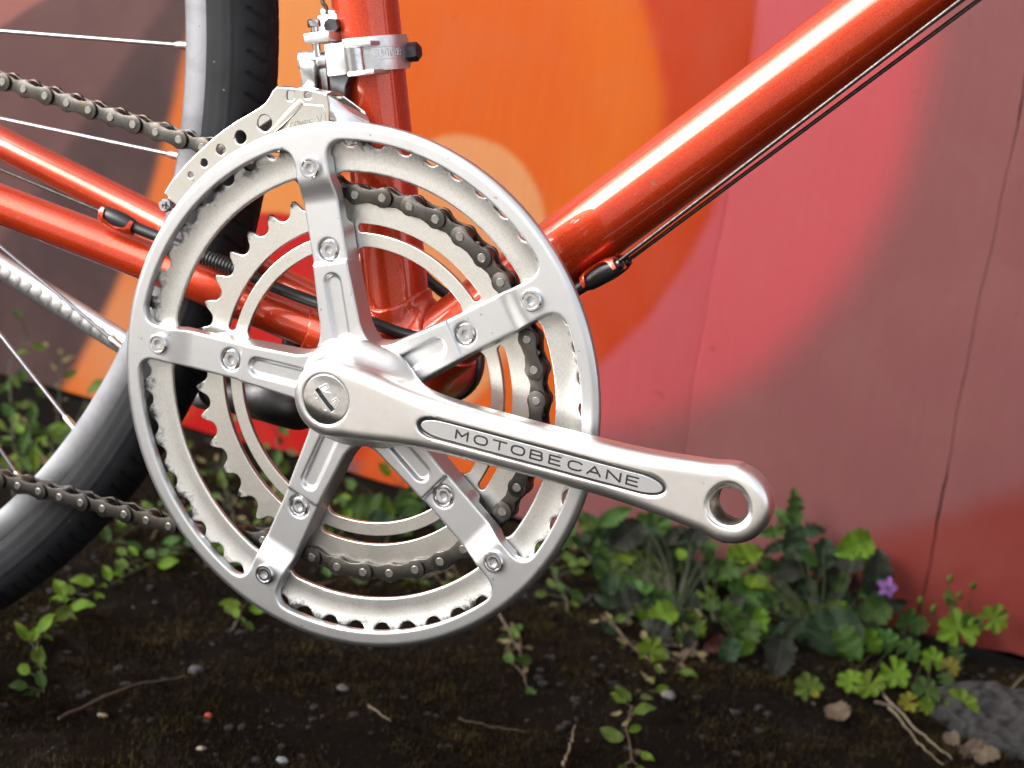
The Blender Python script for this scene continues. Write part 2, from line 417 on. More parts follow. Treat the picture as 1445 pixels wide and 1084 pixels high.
# ------------------------------------------------------------------ painted wall
def circle3(a, b, c):
    (x1, y1), (x2, y2), (x3, y3) = a, b, c
    d = 2 * (x1 * (y2 - y3) + x2 * (y3 - y1) + x3 * (y1 - y2))
    ux = ((x1**2 + y1**2) * (y2 - y3) + (x2**2 + y2**2) * (y3 - y1) + (x3**2 + y3**2) * (y1 - y2)) / d
    uy = ((x1**2 + y1**2) * (x3 - x2) + (x2**2 + y2**2) * (x1 - x3) + (x3**2 + y3**2) * (x2 - x1)) / d
    return ux, uy, math.hypot(x1 - ux, y1 - uy)
def wxz(u, v): q = at_wall(u, v); return q[0], q[2]
def mural():
    t = NT('spray_painted_mural'); p = t.pos()
    sep = t.n('ShaderNodeSeparateXYZ'); t.L(p, sep.inputs[0])
    wob = t.noise(p, 7, 3, 0.5); wob2 = t.noise(p, 7.3, 3, 0.5, 1.0)
    X = t.math('ADD', t.math('MULTIPLY', sep.outputs[0], 1000.0), t.math('MULTIPLY', t.math('SUBTRACT', wob, 0.5), 14))
    Z = t.math('ADD', t.math('SUBTRACT', t.math('MULTIPLY', sep.outputs[2], 1000.0), AXLE), t.math('MULTIPLY', t.math('SUBTRACT', wob2, 0.5), 14))
    def disc(cx, cz, r, soft):
        dx = t.math('SUBTRACT', X, cx); dz = t.math('SUBTRACT', Z, cz)
        d = t.math('SQRT', t.math('ADD', t.math('MULTIPLY', dx, dx), t.math('MULTIPLY', dz, dz)))
        q = t.n('ShaderNodeMapRange', interpolation_type='SMOOTHSTEP'); q.inputs[1].default_value = r - soft; q.inputs[2].default_value = r + soft
        q.inputs[3].default_value = 1.0; q.inputs[4].default_value = 0.0; t.L(d, q.inputs[0]); return q.outputs[0]
    def c3(a, b, c, soft): return disc(*circle3(wxz(*a), wxz(*b), wxz(*c)), soft)
    def half(a, b, soft):          # side to the left of a -> b as seen in the photo (y down)
        (x1, z1), (x2, z2) = wxz(*a), wxz(*b); l = math.hypot(x2 - x1, z2 - z1); nx_, nz_ = (z1 - z2) / l, (x2 - x1) / l
        d = t.math('ADD', t.math('MULTIPLY', t.math('SUBTRACT', X, x1), nx_), t.math('MULTIPLY', t.math('SUBTRACT', Z, z1), nz_))
        q = t.n('ShaderNodeMapRange', interpolation_type='SMOOTHSTEP'); q.inputs[1].default_value = -soft; q.inputs[2].default_value = soft
        t.L(d, q.inputs[0]); return q.outputs[0]
    K = MURAL_K
    col = t.mix(half((1100, 800), (1445, 690), 14), lin(150, 66, 60, K), lin(150, 93, 93, K))      # mauve above, brick red below
    col = t.mix(c3((1312, 60), (1240, 320), (985, 570), 22), col, lin(212, 95, 101, K))            # pink
    col = t.mix(c3((1070, 0), (1008, 290), (860, 505), 5), col, lin(206, 70, 34, K))               # red orange
    col = t.mix(c3((908, 0), (934, 140), (850, 380), 8), col, lin(229, 103, 34, K))                # orange
    col = t.mix(t.math('MULTIPLY', c3((890, 0), (915, 140), (845, 330), 14), t.math('SUBTRACT', 1.0, c3((800, 0), (830, 140), (790, 300), 30))), col, lin(232, 112, 38, K))
    col = t.mix(disc(*wxz(690, 560), 75, 10), col, lin(229, 103, 34, K))
    x0, z0 = wxz(655, 316); col = t.mix(disc(x0, z0, 66, 3.5), col, lin(236, 158, 104, K))           # peach blob
    x0, z0 = wxz(560, 420); col = t.mix(disc(x0, z0, 100, 5), col, lin(234, 154, 100, K))
    col = t.mix(half((462, 400), (478, 0), 8), col, lin(238, 150, 82, K))                         # tan left of the seat tube
    col = t.mix(half((285, 130), (310, 0), 14), col, lin(228, 118, 54, K))
    x0, z0 = wxz(392, 420); col = t.mix(disc(x0, z0, 68, 2.5), col, lin(205, 26, 24, K))           # red
    x0, z0 = wxz(330, 590); col = t.mix(disc(x0, z0, 92, 4), col, lin(202, 24, 22, K))
    x0, z0 = wxz(580, 700); col = t.mix(disc(x0, z0, 50, 8), col, lin(226, 96, 44, K))
    x0, z0 = wxz(185, 490); col = t.mix(disc(x0, z0, 60, 28), col, lin(228, 142, 92, K))
    col = t.mix(c3((266, 40), (222, 240), (84, 555), 7), col, lin(76, 55, 56, K))                  # dark brown
    col = t.mix(half((64, 250), (238, 0), 7), col, lin(108, 74, 73, K))                            # brown
    col = t.mix(half((-10, 45), (66, -4), 3), col, lin(168, 106, 100, K))                          # mauve corner
    # weathering: streaks, blotches and scuffs in the paint
    g = t.noise(t.scaled(p, 420, 60, 16), 1.0, 4, 0.6); blot = t.noise(p, 16, 7, 0.68, 0.3); f = t.noise(p, 900, 3, 0.6)
    col = t.mix(t.math('MULTIPLY', t.ramp(g, (0.35, 0.0), (0.75, 1.0)), 0.10), col, lin(90, 50, 42, K))
    col = t.mix(t.math('MULTIPLY', t.ramp(blot, (0.45, 0.0), (0.8, 1.0)), 0.12), col, (0.25, 0.14, 0.11, 1))
    col = t.mix(t.ramp(t.noise(p, 55, 3, 0.5, 0.4), (0.74, 0.0), (0.80, 0.5)), col, lin(70, 40, 36, K))
    scr = t.noise(t.scaled(p, 260, 260, 14), 1.0, 3, 0.6); col = t.mix(t.ramp(scr, (0.70, 0.0), (0.78, 0.35)), col, lin(150, 96, 84, K))
    spl = t.noise(p, 380, 2, 0.6); col = t.mix(t.ramp(spl, (0.715, 0.0), (0.74, 0.6)), col, lin(88, 62, 52, K))
    sat = t.n('ShaderNodeHueSaturation'); sat.inputs['Saturation'].default_value = 1.02; t.L(col, sat.inputs['Color']); col = sat.outputs[0]
    hgt = t.math('ADD', t.math('MULTIPLY', g, 1.0), t.math('MULTIPLY', f, 0.5))
    return t.set(base=col, rough=t.math('ADD', 0.52, t.math('MULTIPLY', blot, 0.2)), spec=0.15, normal=t.bump(hgt, 0.25, 0.0004))
MURAL_K = 0.46
M['mural'] = mural()
wall = empty('wooden_wall', (0, WALL_Y, -AXLE))
tag(wall, 'wooden board wall spray painted in orange, pink, red and brown', 'wall')
def edge_x(x, z):      # every board edge wanders a little; neighbours share the same wander
    return x + 0.9 * math.sin(z * .021 + x) + 0.45 * math.sin(z * .083 + 2 * x) + 0.3 * math.sin(z * .31 + 3 * x)
def edge_gap(x, z):    # the joint opens and closes along its length
    return 0.12 + 0.55 * max(0.0, math.sin(z * .017 + x * 1.7) + .55 * math.sin(z * .071 + x) + .3 * math.sin(z * .27)) * (1.5 if x > 0 else .7)
def board(x0, x1, dy, lo=-241.0):
    n = 12; v = []; f = []
    zs = [lo] + list(np.arange(-232, 420, 7.0)) + [700, 2100]; m = len(zs)
    for z in zs:
        xa, xb = edge_x(x0, z) + edge_gap(x0, z) / 2, edge_x(x1, z) - edge_gap(x1, z) / 2
        for i in range(n):
            t = i / (n - 1); x = xa + (xb - xa) * (min(t * 11, 1) * .004 + max(0, min((t - 1 / 11) / (9 / 11), 1)) * .992 + max(0, t * 11 - 10) * .004)
            y = WALL_Y + WALL_S * x + dy + (0.5 if i in (0, n - 1) else 0)
            v.append((x, y, z + (0 if z != lo else 2.5 * math.sin(x * .031) + 1.2 * math.sin(x * .11))))
    for k in range(m - 1):
        for i in range(n - 1): a = k * n + i; f.append((a, a + 1, a + n + 1, a + n))
    b = len(v)
    for k, z in enumerate(zs):
        for i in (0, n - 1): q = v[k * n + i]; v.append((q[0], q[1] + 18, q[2]))
    for k in range(m - 1):
        f.append((k * n, (k + 1) * n, b + 2 * k + 2, b + 2 * k)); f.append((k * n + n - 1, b + 2 * k + 1, b + 2 * k + 3, (k + 1) * n + n - 1)); f.append((b + 2 * k, b + 2 * k + 2, b + 2 * k + 3, b + 2 * k + 1))
    f.append(tuple(range(n - 1, -1, -1)) + (b, b + 1)); f.append(tuple((m - 1) * n + i for i in range(n)) + (b + 2 * m - 1, b + 2 * m - 2))
    put('board', mesh_np('board', np.array(v), f), M['mural'], wall, smooth=30)
seams = [-2600, -1900, -760, -18.5, 169, 369, 570, 790, 1400, 2200]
for i in range(len(seams) - 1):
    board(seams[i], seams[i + 1], (0, .8, 0, 0, .15, .1, .5, .2, .6, .2)[i])
M['old_wood'] = plain('weathered_backing_wood', (0.02, 0.015, 0.012, 1), 0.9, 80)
_c, _s = math.cos(math.atan(WALL_S)), math.sin(math.atan(WALL_S))
MB().box((0, WALL_Y + 40, 900), (4700, 30, 2240), axes=((_c, _s, 0), (-_s, _c, 0), (0, 0, 1))).obj('backing_panel', M['old_wood'], wall)

# ------------------------------------------------------------------ bicycle
bike = empty('bicycle', (0, 52, -AXLE))
tag(bike, 'red framed bicycle with silver cranks standing before the painted wall', 'bicycle')
YC = 52.0                                        # middle plane of the frame
def deg(a): return math.radians(a)
ST = deg(104.2); DT = deg(45.0)                  # seat tube and down tube directions in x, z
SD = np.array([math.cos(ST), 0, math.sin(ST)]); DD = np.array([math.cos(DT), 0, math.sin(DT)])
BB = np.array([0.0, YC, 0.0])

# --- frame
frame = empty('frame', (0, YC, 0), bike)
s0 = BB + np.array([1.0, 0, 0])
MB().tube([s0 + SD * 14, s0 + SD * 560], 14.4, 48).obj('seat_tube', M['paint'], frame, 60)
MB().tube([BB + DD * 14, BB + DD * 620], 15.2, 56).obj('down_tube', M['paint'], frame, 60)
head = BB + DD * 620
HD = np.array([math.cos(deg(105)), 0, math.sin(deg(105))])
MB().tube([head - HD * 50, head + HD * 130], 16.5, 40).obj('head_tube', M['paint'], frame, 60)
MB().tube([s0 + SD * 540, head + HD * 100], 13.0, 40).obj('top_tube', M['paint'], frame, 60)
def stay(pts, rads, name='chain_stay'):
    pts = np.array(pts, float); out = []; rr = []
    t0 = np.linspace(0, 1, len(pts)); tt = np.linspace(0, 1, 24)
    for t in tt: out.append([np.interp(t, t0, pts[:, k]) for k in range(3)]); rr.append(np.interp(t, t0, rads))
    out = np.array(out)
    for _ in range(2): out[1:-1] = (out[:-2] + 2 * out[1:-1] + out[2:]) / 4
    MB().tube(out, rr, 32, flat=0.92).obj(name, M['paint'], frame, 60)
stay([(-14, 40, 9), (-125, 33.5, 28.0), (-201, 25.5, 40.5), (-410, -6, 76)], [9.4, 9.3, 9.2, 7.5])
stay([(-14, 64, 8), (-160, 79, 38.5), (-247, 80, 58.5), (-410, 108, 90)], [9.2, 8.6, 8.0, 7.0])
AXR = np.array([-425.0, YC, 97.0])
for sy in (-1, 1):
    stay([s0 + SD * 530 + np.array([0, 14 * sy, 0]), (-428, YC + 58 * sy, 110)], [7.5, 6.5], 'seat_stay')
    MB().box((-420, YC + 60 * sy, 88), (34, 5, 44), bev=1.5).obj('dropout', M['paint'], frame)
# bottom bracket shell with lug sockets, one casting
def bbf(X, Y, Z):
    r = np.sqrt(X * X + Z * Z)
    d = smax(r - 20.3, np.abs(Y - 53) - 35.5, 1.5)
    def sock(D, o, L, R, wav, ph):
        px, py, pz = X - o[0], Y - o[1], Z - o[2]
        s = px * D[0] + py * D[1] + pz * D[2]
        qx, qy, qz = px - s * D[0], py - s * D[1], pz - s * D[2]
        rr = np.sqrt(qx * qx + qy * qy + qz * qz)
        th = np.arctan2(qy, qx * -D[2] + qz * D[0])
        return smax(smax(rr - R, s - (L + wav * np.cos(2 * (th + ph))), 0.7), -s, 1)
    d = smin(d, sock(SD, s0, 33, 15.9, 3.2, 0.0), 5)
    d = smin(d, sock(DD, BB, 28, 16.7, 3.0, 0.0), 5)
    for a, b in (((-14, 40, 9), (-125, 33.5, 28)), ((-14, 64, 8), (-160, 79, 38.5))):
        a = np.array(a, float); b = np.array(b, float); D = (b - a) / np.linalg.norm(b - a)
        d = smin(d, sock(D, a, 26, 10.6, 2.0, 0.0), 5)
    return d
put('bottom_bracket_shell', snets('bottom_bracket_shell', bbf, (-50, 16, -24), (46, 92, 56), 0.8), M['paint'], frame, smooth=180)
MB().lathe([(12, -4), (21.0, -4), (22.0, -3), (22.0, 1.5), (20.6, 2.5), (12, 2.5)], 48, c=(0, 91, 0)).obj('bearing_cup', M['dark_steel'], bike)
MB().lathe([(9, -2), (18.6, -2), (19.4, -1), (19.4, 1), (9, 1)], 48, c=(0, 16.4, 0)).obj('bearing_cup', M['dark_steel'], bike)

# cable stops: red cradle with a black barrel
def cable_stop(p, q, r, side, name='cable_stop'):
    p, q = np.array(p), np.array(q); d = (q - p); L = np.linalg.norm(d); d /= L
    st = empty(name, p, bike)
    n = 10
    tt = np.linspace(0, 1, n); rad = r * (0.72 + 0.28 * np.sin(np.pi * np.clip(tt * 1.02, 0, 1)) ** 0.55)
    MB().tube([p + d * L * t for t in tt], rad, 20).obj('rubber_barrel', M['black'], st, 60)
    up = np.array(side, float); up -= d * up.dot(d); up /= np.linalg.norm(up); sd = np.cross(d, up)
    # cradle: strip curling round the barrel, open on the far side
    vs = []; fs = []; nu, nv = 13, 7
    for layer, off in ((0, 0.25), (1, 1.35)):
        for i in range(nu):
            t = i / (nu - 1); rr = r * (0.72 + 0.28 * math.sin(math.pi * t) ** 0.55) + off
            half = (2.0 if t < .12 or t > .88 else 0.85 + 0.25 * math.cos(6.28 * t))
            for j in range(nv):
                a = half * (2 * j / (nv - 1) - 1)
                vs.append(p + d * L * (1.02 * t - 0.01) + rr * (math.cos(a) * up + math.sin(a) * sd))
    k = nu * nv
    for i in range(nu - 1):
        for j in range(nv - 1):
            a = i * nv + j; fs += [(a, a + 1, a + nv + 1, a + nv), (k + a, k + a + nv, k + a + nv + 1, k + a + 1)]
    rim = [i * nv for i in range(nu)] + [(nu - 1) * nv + j for j in range(1, nv)] + [i * nv + nv - 1 for i in range(nu - 2, -1, -1)] + [j for j in range(nv - 2, 0, -1)]
    for a, b in zip(rim, rim[1:] + rim[:1]): fs.append((a, b, k + b, k + a))
    MB().add(vs, fs).obj('cradle', M['paint'], st, 40)
    MB().lathe([(1.2, -1.2), (r * .55, -1.2), (r * .62, 0), (r * .55, 1.6), (1.2, 1.6)], 20, c=q, ax=d).obj('ferrule', M['dark_steel'], st)
cable_stop(at(826, 402, 41), at(872, 374, 41), 3.9, (-.7, .2, .7))
cable_stop(at(842, 396, 58), at(884, 370, 58), 3.4, (-.7, -.2, .7))
pr_, qr_ = at(190, 321, 25), at(146, 300, 24)
cable_stop(pr_, qr_, 3.9, (0.1, -0.35, -1))
# shift cables and housing
def cab(name, pts, r, mat, n=10, spl=True):
    pts = np.array(pts, float)
    if spl and len(pts) > 2:
        out = []
        P_ = np.vstack([2 * pts[0] - pts[1], pts, 2 * pts[-1] - pts[-2]])
        for i in range(1, len(P_) - 2):
            for t in np.linspace(0, 1, 10, endpoint=False):
                a, b, c, d = P_[i - 1], P_[i], P_[i + 1], P_[i + 2]
                out.append(0.5 * (2 * b + (c - a) * t + (2 * a - 5 * b + 4 * c - d) * t * t + (3 * b - a - 3 * c + d) * t ** 3))
        out.append(pts[-1]); pts = np.array(out)
    return MB().tube(pts, r, n).obj(name, mat, bike, 60)
ca0, ca1 = at(871, 371, 41), at(1356, 0, 41); cb0, cb1 = at(883, 370, 59), at(1381, 0, 59)
cab('shift_cable', [ca0, ca1, ca1 + (ca1 - ca0) * 2.2], 0.85, M['cable'], spl=False)
cab('shift_cable', [cb0, cb1, cb1 + (cb1 - cb0) * 2.2], 0.85, M['cable'], spl=False)
cab('shift_cable', [qr_, at(0, 239, 18), at(0, 239, 18) + (at(0, 239, 18) - qr_) * 1.2], 0.75, M['cable'], spl=False)
cab('cable_housing', [at(826, 402, 41), at(800, 418, 40), at(745, 452, 36), at(665, 483, 33), at(580, 474, 31), at(517, 452, 30), at(448, 428, 29), at(385, 404, 28), at(330, 378, 27), at(250, 345, 26), at(190, 321, 25)], 2.6, M['housing'], 14)
cab('cable_housing', [at(842, 396, 58), at(760, 425, 62), at(680, 436, 74), at(637, 420, 78), at(604, 395, 78), at(585, 370, 76), at(575, 330, 74)], 2.5, M['housing'], 14)
# the ribbed stretch of housing behind the rings
rb = []; A_, B_ = at(286, 361, 26.6), at(334, 380, 27)
for i in range(22): rb.append(A_ + (B_ - A_) * i / 21)
MB().tube(rb, [3.9 if i % 2 else 3.5 for i in range(22)], 16).obj('housing_sleeve', M['housing'], bike, 30)

# --- rear wheel
wheel = empty('rear_wheel', AXR, bike)
WR = 346.0
th = np.concatenate([np.linspace(deg(-78), deg(32), 900, endpoint=False), np.linspace(deg(32), deg(282), 260, endpoint=False)])
psi = np.linspace(deg(-128), deg(128), 75)          # round the tyre section, 0 = outermost
TH, PS = np.meshgrid(th, psi, indexing='ij')
rs = 16.0
R_ = (WR - 16.6) + 16.6 * np.cos(PS); Yt = rs * np.sin(PS)
arc = TH * WR
for sgn in (-1, 1):
    lat = sgn * PS * 16                              # mm over the section from the middle
    slant = arc - 0.55 * lat - 0.02 * (lat - 9) ** 2
    ph = np.mod(slant, 9.4) - 4.7
    on = np.clip((lat - 3.5) / 1.2, 0, 1) * np.clip((14.5 - lat) / 1.2, 0, 1)
    dep = 1.5 * on * np.exp(-(ph / 0.62) ** 2)
    R_ -= dep * np.cos(PS); Yt -= dep * np.sin(PS)
zig = np.abs(np.mod(arc, 12) - 6) - 3
for off in (-3.0, 3.0):
    dep = 0.8 * np.exp(-((PS * 16 - off - zig * .35) / 0.6) ** 2); R_ -= dep * np.cos(PS); Yt -= dep * np.sin(PS)
for a0, w0, h0 in ((1.72, 0.028, -0.55), (1.32, 0.02, 0.45), (1.95, 0.03, 0.5)):   # moulded ribs on the sidewalls
    for sgn in (-1, 1):
        dep = h0 * np.exp(-((PS - sgn * a0) / w0) ** 2); R_ += dep * np.cos(PS); Yt += dep * np.sin(PS)
tv = np.stack([AXR[0] + R_ * np.cos(TH), AXR[1] + Yt, AXR[2] + R_ * np.sin(TH)], -1).reshape(-1, 3)
na, nb = TH.shape; ii, jj = np.meshgrid(np.arange(na), np.arange(nb - 1), indexing='ij')
a = (ii * nb + jj).ravel(); b = (((ii + 1) % na) * nb + jj).ravel()
put('tyre', mesh_np('tyre', tv, np.stack([a, a + 1, b + 1, b], 1)), M['rubber'], wheel, smooth=180)
MB().lathe([(305.5, -5), (306.0, -9), (308, -10.6), (317.5, -11.2), (319.5, -10.4), (319.5, 10.4), (317.5, 11.2), (308, 10.6), (306.0, 9), (305.5, 5), (305.5, -5)], 240, c=AXR, cap=False).obj('rim', M['rim'], wheel, 40)
MB().lathe([(3, -62), (6, -62), (6, -40), (24, -38), (24, -35), (10, -33), (9, 0), (10, 33), (24, 35), (24, 38), (6, 40), (6, 62), (3, 62)], 40, c=AXR).obj('hub', M['alloy'], wheel)
def spoke(n, h):
    n, h = np.array(n, float), np.array(h, float); d = (h - n) / np.linalg.norm(h - n)
    MB().tube([n, h], 1.0, 8).obj('spoke', M['spoke'], wheel, 60)
    MB().lathe([(1.2, -1.5), (2.0, -1.5), (2.0, 5.0), (1.9, 6.2), (1.4, 8.5), (1.0, 9.0)], 12, c=n, ax=d).obj('nipple', M['brass'], wheel)
used = []
for (a, b, yh) in (((266, 65), (0, 43), 30), ((256, 222), (0, 175), 74), ((114, 617), (0, 486), 74), ((46, 704), (0, 630), 30), ((182, 500), (0, 316), 30)):
    A_ = at(*a, 50); d = at(*b, 50) - A_; rr_ = math.hypot(A_[0] - AXR[0], A_[2] - AXR[2])
    ang = math.atan2(A_[2] - AXR[2], A_[0] - AXR[0]); used.append(ang)
    n_ = np.array([AXR[0] + 304 * math.cos(ang), 51.0, AXR[2] + 304 * math.sin(ang)])
    d = np.array([d[0], 0, d[2]]); d /= np.linalg.norm(d); t_ = (AXR - n_).dot(d); h_ = n_ + d * t_
    off = np.array([h_[0] - AXR[0], 0, h_[2] - AXR[2]]); l_ = np.linalg.norm(off); off *= min(1, 24 / (l_ + 1e-6)); h_ = np.array([AXR[0] + off[0], yh, AXR[2] + off[2]])
    spoke(n_, h_)
for k in range(36):
    ang = k * 2 * math.pi / 36 + 0.05
    if -1.3 < (ang + math.pi) % (2 * math.pi) - math.pi < 0.45: continue
    s_ = 1 if k % 4 < 2 else -1
    spoke((AXR[0] + 304 * math.cos(ang), 51, AXR[2] + 304 * math.sin(ang)), (AXR[0] + 22 * math.cos(ang + s_ * 1.25), 30 if k % 2 else 74, AXR[2] + 22 * math.sin(ang + s_ * 1.25)))

# --- crankset
PHI = deg(107.67)                                # direction of the upper spider arm
crank = empty('crankset', (0, 0, 0), bike)
def spider(X, Y, Z):
    r = np.sqrt(X * X + Z * Z); a = np.arctan2(Z, X) - np.float32(PHI)
    k5 = np.float32(2 * math.pi / 5); a = a - k5 * np.round(a / k5)
    s = r * np.cos(a); t = np.abs(r * np.sin(a))
    yf = np.where(s < 54, 4.0, 5.0) * 1.0
    yf = 4.0 + sstep(53.6, 54.4, s) * 1.1 - sstep(78.5, 90.5, s) * 3.0
    yf = yf + (2.0 - yf) * sstep(94, 98, r)
    wid = 9.6 - 1.5 * sstep(20, 60, s) - 0.4 * sstep(80, 88, s)
    arm2 = t - wid
    ring2 = np.maximum(103.9 - r, r - 111.3)
    pl = smin(arm2 + np.maximum(r - 108, 0) * 2, ring2, 9.0)
    pl = smin(pl, r - 21.5, 9.0); pl = np.maximum(pl, r - 111.3)
    yb = 14.2 - 4.0 * sstep(68, 71, s) - 2.6 * sstep(84, 90, s)
    yb = np.where(r > 98, 6.4, yb)
    draft = (Y - yf) * 0.10
    pl3 = pl - np.where(r < 97, draft, 0)
    d = smax(pl3, yf - Y, 0.6)
    d = smax(d, Y - yb, 0.7)
    # chamfers on the guard ring
    d = smax(d, ((r - 109.6) * 0.64 + (2.2 - Y) * 0.77), 0.5)
    # pockets in the inner arms
    pk = np.sqrt(np.maximum(np.abs(s - 34.0) - 11.5, 0) ** 2 + t * t) - 4.0
    d = smax(d, -np.maximum(pk + (Y - 4) * 0.55, Y - 5.9), 0.35)
    bh = np.sqrt((s - 59.2) ** 2 + t * t) - 4.75
    d = smax(d, -np.maximum(bh, Y - 6.6), 0.25)
    return d
put('spider', snets('spider', spider, (-114, 0, -114), (114, 17, 114), 0.5), M['cast'], crank, smooth=180)

CA = deg(-0.9); CL = 172.6
WID = np.interp(np.arange(0, 181, 2), [0, 10, 20, 30, 40, 52, 70, 100, 125, 140, 152, 162, 172, 180], [15.6, 15.4, 14.2, 12.6, 11.6, 11.0, 10.7, 10.5, 10.8, 11.6, 12.8, 14.0, 15.0, 15.2])
for _ in range(6): WID[1:-1] = (WID[:-2] + 2 * WID[1:-1] + WID[2:]) / 4
def crankf(X, Y, Z):
    a = X * math.cos(CA) + Z * math.sin(CA); b = -X * math.sin(CA) + Z * math.cos(CA)
    boss = np.sqrt(a * a + b * b) - 16.3
    wid = np.interp(a, np.arange(0, 181, 2), WID).astype(np.float32)
    bar = np.maximum(np.abs(b - 0.3) - wid, np.maximum(-a, a - CL))
    eye = np.sqrt((a - CL) ** 2 + b * b) - 15.4
    pl = smin(smin(boss, bar, 2.5), eye, 2.5)
    yf = -17.2 + 1.4 * sstep(30, 170, a) + 0.6 * sstep(25, 55, a) * (1 - sstep(120, 150, a)) * (np.abs(b) / 10) ** 2
    yb = -3.6 + 9.5 * (1 - sstep(16, 52, a)) - 0.4 * sstep(120, 165, a)
    flare = 7.0 * sstep(-9, 5, Y) * np.where(a < 40, 1, 0) * (1 - sstep(18, 40, a))
    d = smax(pl - flare, yf - Y, 5.5)
    d = smax(d, Y - yb, 4.0)
    # recess for the dust cap
    d = smax(d, -np.maximum(np.sqrt(X * X + Z * Z) - 10.75, Y + 16.2), 0.3)
    # pedal thread: worn counterbore and through hole
    re = np.sqrt((a - CL) ** 2 + b * b)
    d = smax(d, -np.maximum(re - 7.6, -20 - Y * 0), 0.5)
    d = smax(d, -np.maximum(re - 9.0 + 0.35 * np.sin(3 * np.arctan2(b, a - CL)) , Y + 14.6), 0.5)
    # panel for the lettering
    pk = np.sqrt(np.maximum(np.abs(a - 94.6) - 45.5, 0) ** 2 * 0.35 + b * b) - 4.3
    d = smax(d, -np.maximum(pk, Y + 15.2), 0.5)
    return d
put('crank_arm', snets('crank_arm', crankf, (-26, -19, -26), (192, 10, 26), 0.5), M['crank'], crank, smooth=180)
def arm_pt(a, b, y): return np.array([a * math.cos(CA) - b * math.sin(CA), y, a * math.sin(CA) + b * math.cos(CA)])

# stroke lettering: polylines -> thin raised mesh
GL = {'M': [[(0, 0), (0, 1), (.5, .35), (1, 1), (1, 0)]], 'T': [[(0, 1), (1, 1)], [(.5, 1), (.5, 0)]],
      'E': [[(1, 1), (0, 1), (0, 0), (1, 0)], [(0, .52), (.9, .52)]], 'A': [[(0, 0), (.5, 1), (1, 0)], [(.2, .3), (.8, .3)]],
      'N': [[(0, 0), (0, 1), (1, 0), (1, 1)]], 'V': [[(0, 1), (.5, 0), (1, 1)]], 'U': [[(0, 1), (0, .2), (.2, 0), (.8, 0), (1, .2), (1, 1)]],
      'R': [[(0, 0), (0, 1), (.8, 1), (1, .85), (1, .65), (.8, .5), (0, .5)], [(.6, .5), (1, 0)]],
      'P': [[(0, 0), (0, 1), (.8, 1), (1, .85), (1, .65), (.8, .5), (0, .5)]],
      'B': [[(0, 0), (0, 1), (.78, 1), (.93, .9), (.93, .65), (.8, .53), (0, .53)], [(.8, .53), (1, .42), (1, .12), (.85, 0), (0, 0)]],
      'S': [[(1, .85), (.8, 1), (.2, 1), (0, .85), (0, .65), (.2, .52), (.8, .48), (1, .35), (1, .15), (.8, 0), (.2, 0), (0, .15)]],
      'O': [[(.3, 0), (.12, .08), (0, .3), (0, .7), (.12, .92), (.3, 1), (.7, 1), (.88, .92), (1, .7), (1, .3), (.88, .08), (.7, 0), (.3, 0)]],
      'C': [[(1, .85), (.88, .95), (.7, 1), (.3, 1), (.12, .92), (0, .7), (0, .3), (.12, .08), (.3, 0), (.7, 0), (.88, .05), (1, .15)]],
      '-': [[(.2, .5), (.8, .5)]]}
def letter_mesh(name, lines, stroke, depth, h=0.12):
    """lines in mm (x, z); raised towards -y by depth"""
    pts = np.array([q for l in lines for q in l]); lo = pts.min(0) - stroke - .3; hi = pts.max(0) + stroke + .3
    def f(X, Y, Z):
        d = np.full(np.broadcast_shapes(X.shape, Z.shape), 99.0, np.float32)
        for l in lines:
            for (x1, z1), (x2, z2) in zip(l[:-1], l[1:]):
                ex, ez = x2 - x1, z2 - z1; L2 = ex * ex + ez * ez + 1e-9
                t = np.clip(((X - x1) * ex + (Z - z1) * ez) / L2, 0, 1)
                d = np.minimum(d, np.sqrt((X - x1 - t * ex) ** 2 + (Z - z1 - t * ez) ** 2))
        return np.maximum(d - stroke / 2, np.abs(Y) - depth)
    return snets(name, f, (lo[0], -depth - h * 1.5, lo[1]), (hi[0], depth + h * 1.5, hi[1]), h, local=True)
def glyph(ch, x, wdt, hgt, z=0): return [[(x + p * wdt, z + q * hgt) for p, q in l] for l in GL[ch]]
def frame_mat(o, ex, ez):
    ex, ez = Vector(ex).normalized(), Vector(ez).normalized(); ey = ez.cross(ex)
    m = Matrix((ex, ey, ez)).transposed().to_4x4(); m.translation = V3(o); return m
ARM = frame_mat((0, 0, 0), (math.cos(CA), 0, math.sin(CA)), (-math.sin(CA), 0, math.cos(CA)))
def arm_frame(y): m = ARM.copy(); m.translation = V3((0, y, 0)); return m
def stadium(a0, a1, hw, pt, n=16):
    c, l = (a0 + a1) / 2, (a1 - a0) / 2; out = []
    for i in range(n + 1): t = -math.pi / 2 + math.pi * i / n; out.append((a1 - pt + pt * math.cos(t), hw * math.sin(t)))
    for i in range(n + 1): t = math.pi / 2 + math.pi * i / n; out.append((a0 + pt + pt * math.cos(t), hw * math.sin(t)))
    return out
def arm_obj(name, me, mat, y):
    return put(name, me, mat, crank, basis=arm_frame(y), smooth=15)
arm_obj('panel_border', plate_mesh('panel_border', [stadium(41.6, 147.6, 4.25, 11)], 0, 0.8, 0.05, local=True), M['ink_shade'], -15.62)
arm_obj('name_panel', plate_mesh('name_panel', [stadium(43.2, 146.4, 3.3, 10)], 0, 0.6, 0.12, local=True), M['cast'], -15.95)
x = 59.0
word = 'MOTOBECANE'; adv = (137.2 - 59.0 + 2.6) / len(word)
for i, ch in enumerate(word):
    wd = {'M': 5.0, 'E': 4.6, 'B': 5.0, 'T': 5.6}.get(ch, 5.4)
    arm_obj('letter', letter_mesh('letter', glyph(ch, 59.0 + i * adv, wd, 3.3, -1.65), 0.78, 0.1), M['ink_shade'], -16.0)

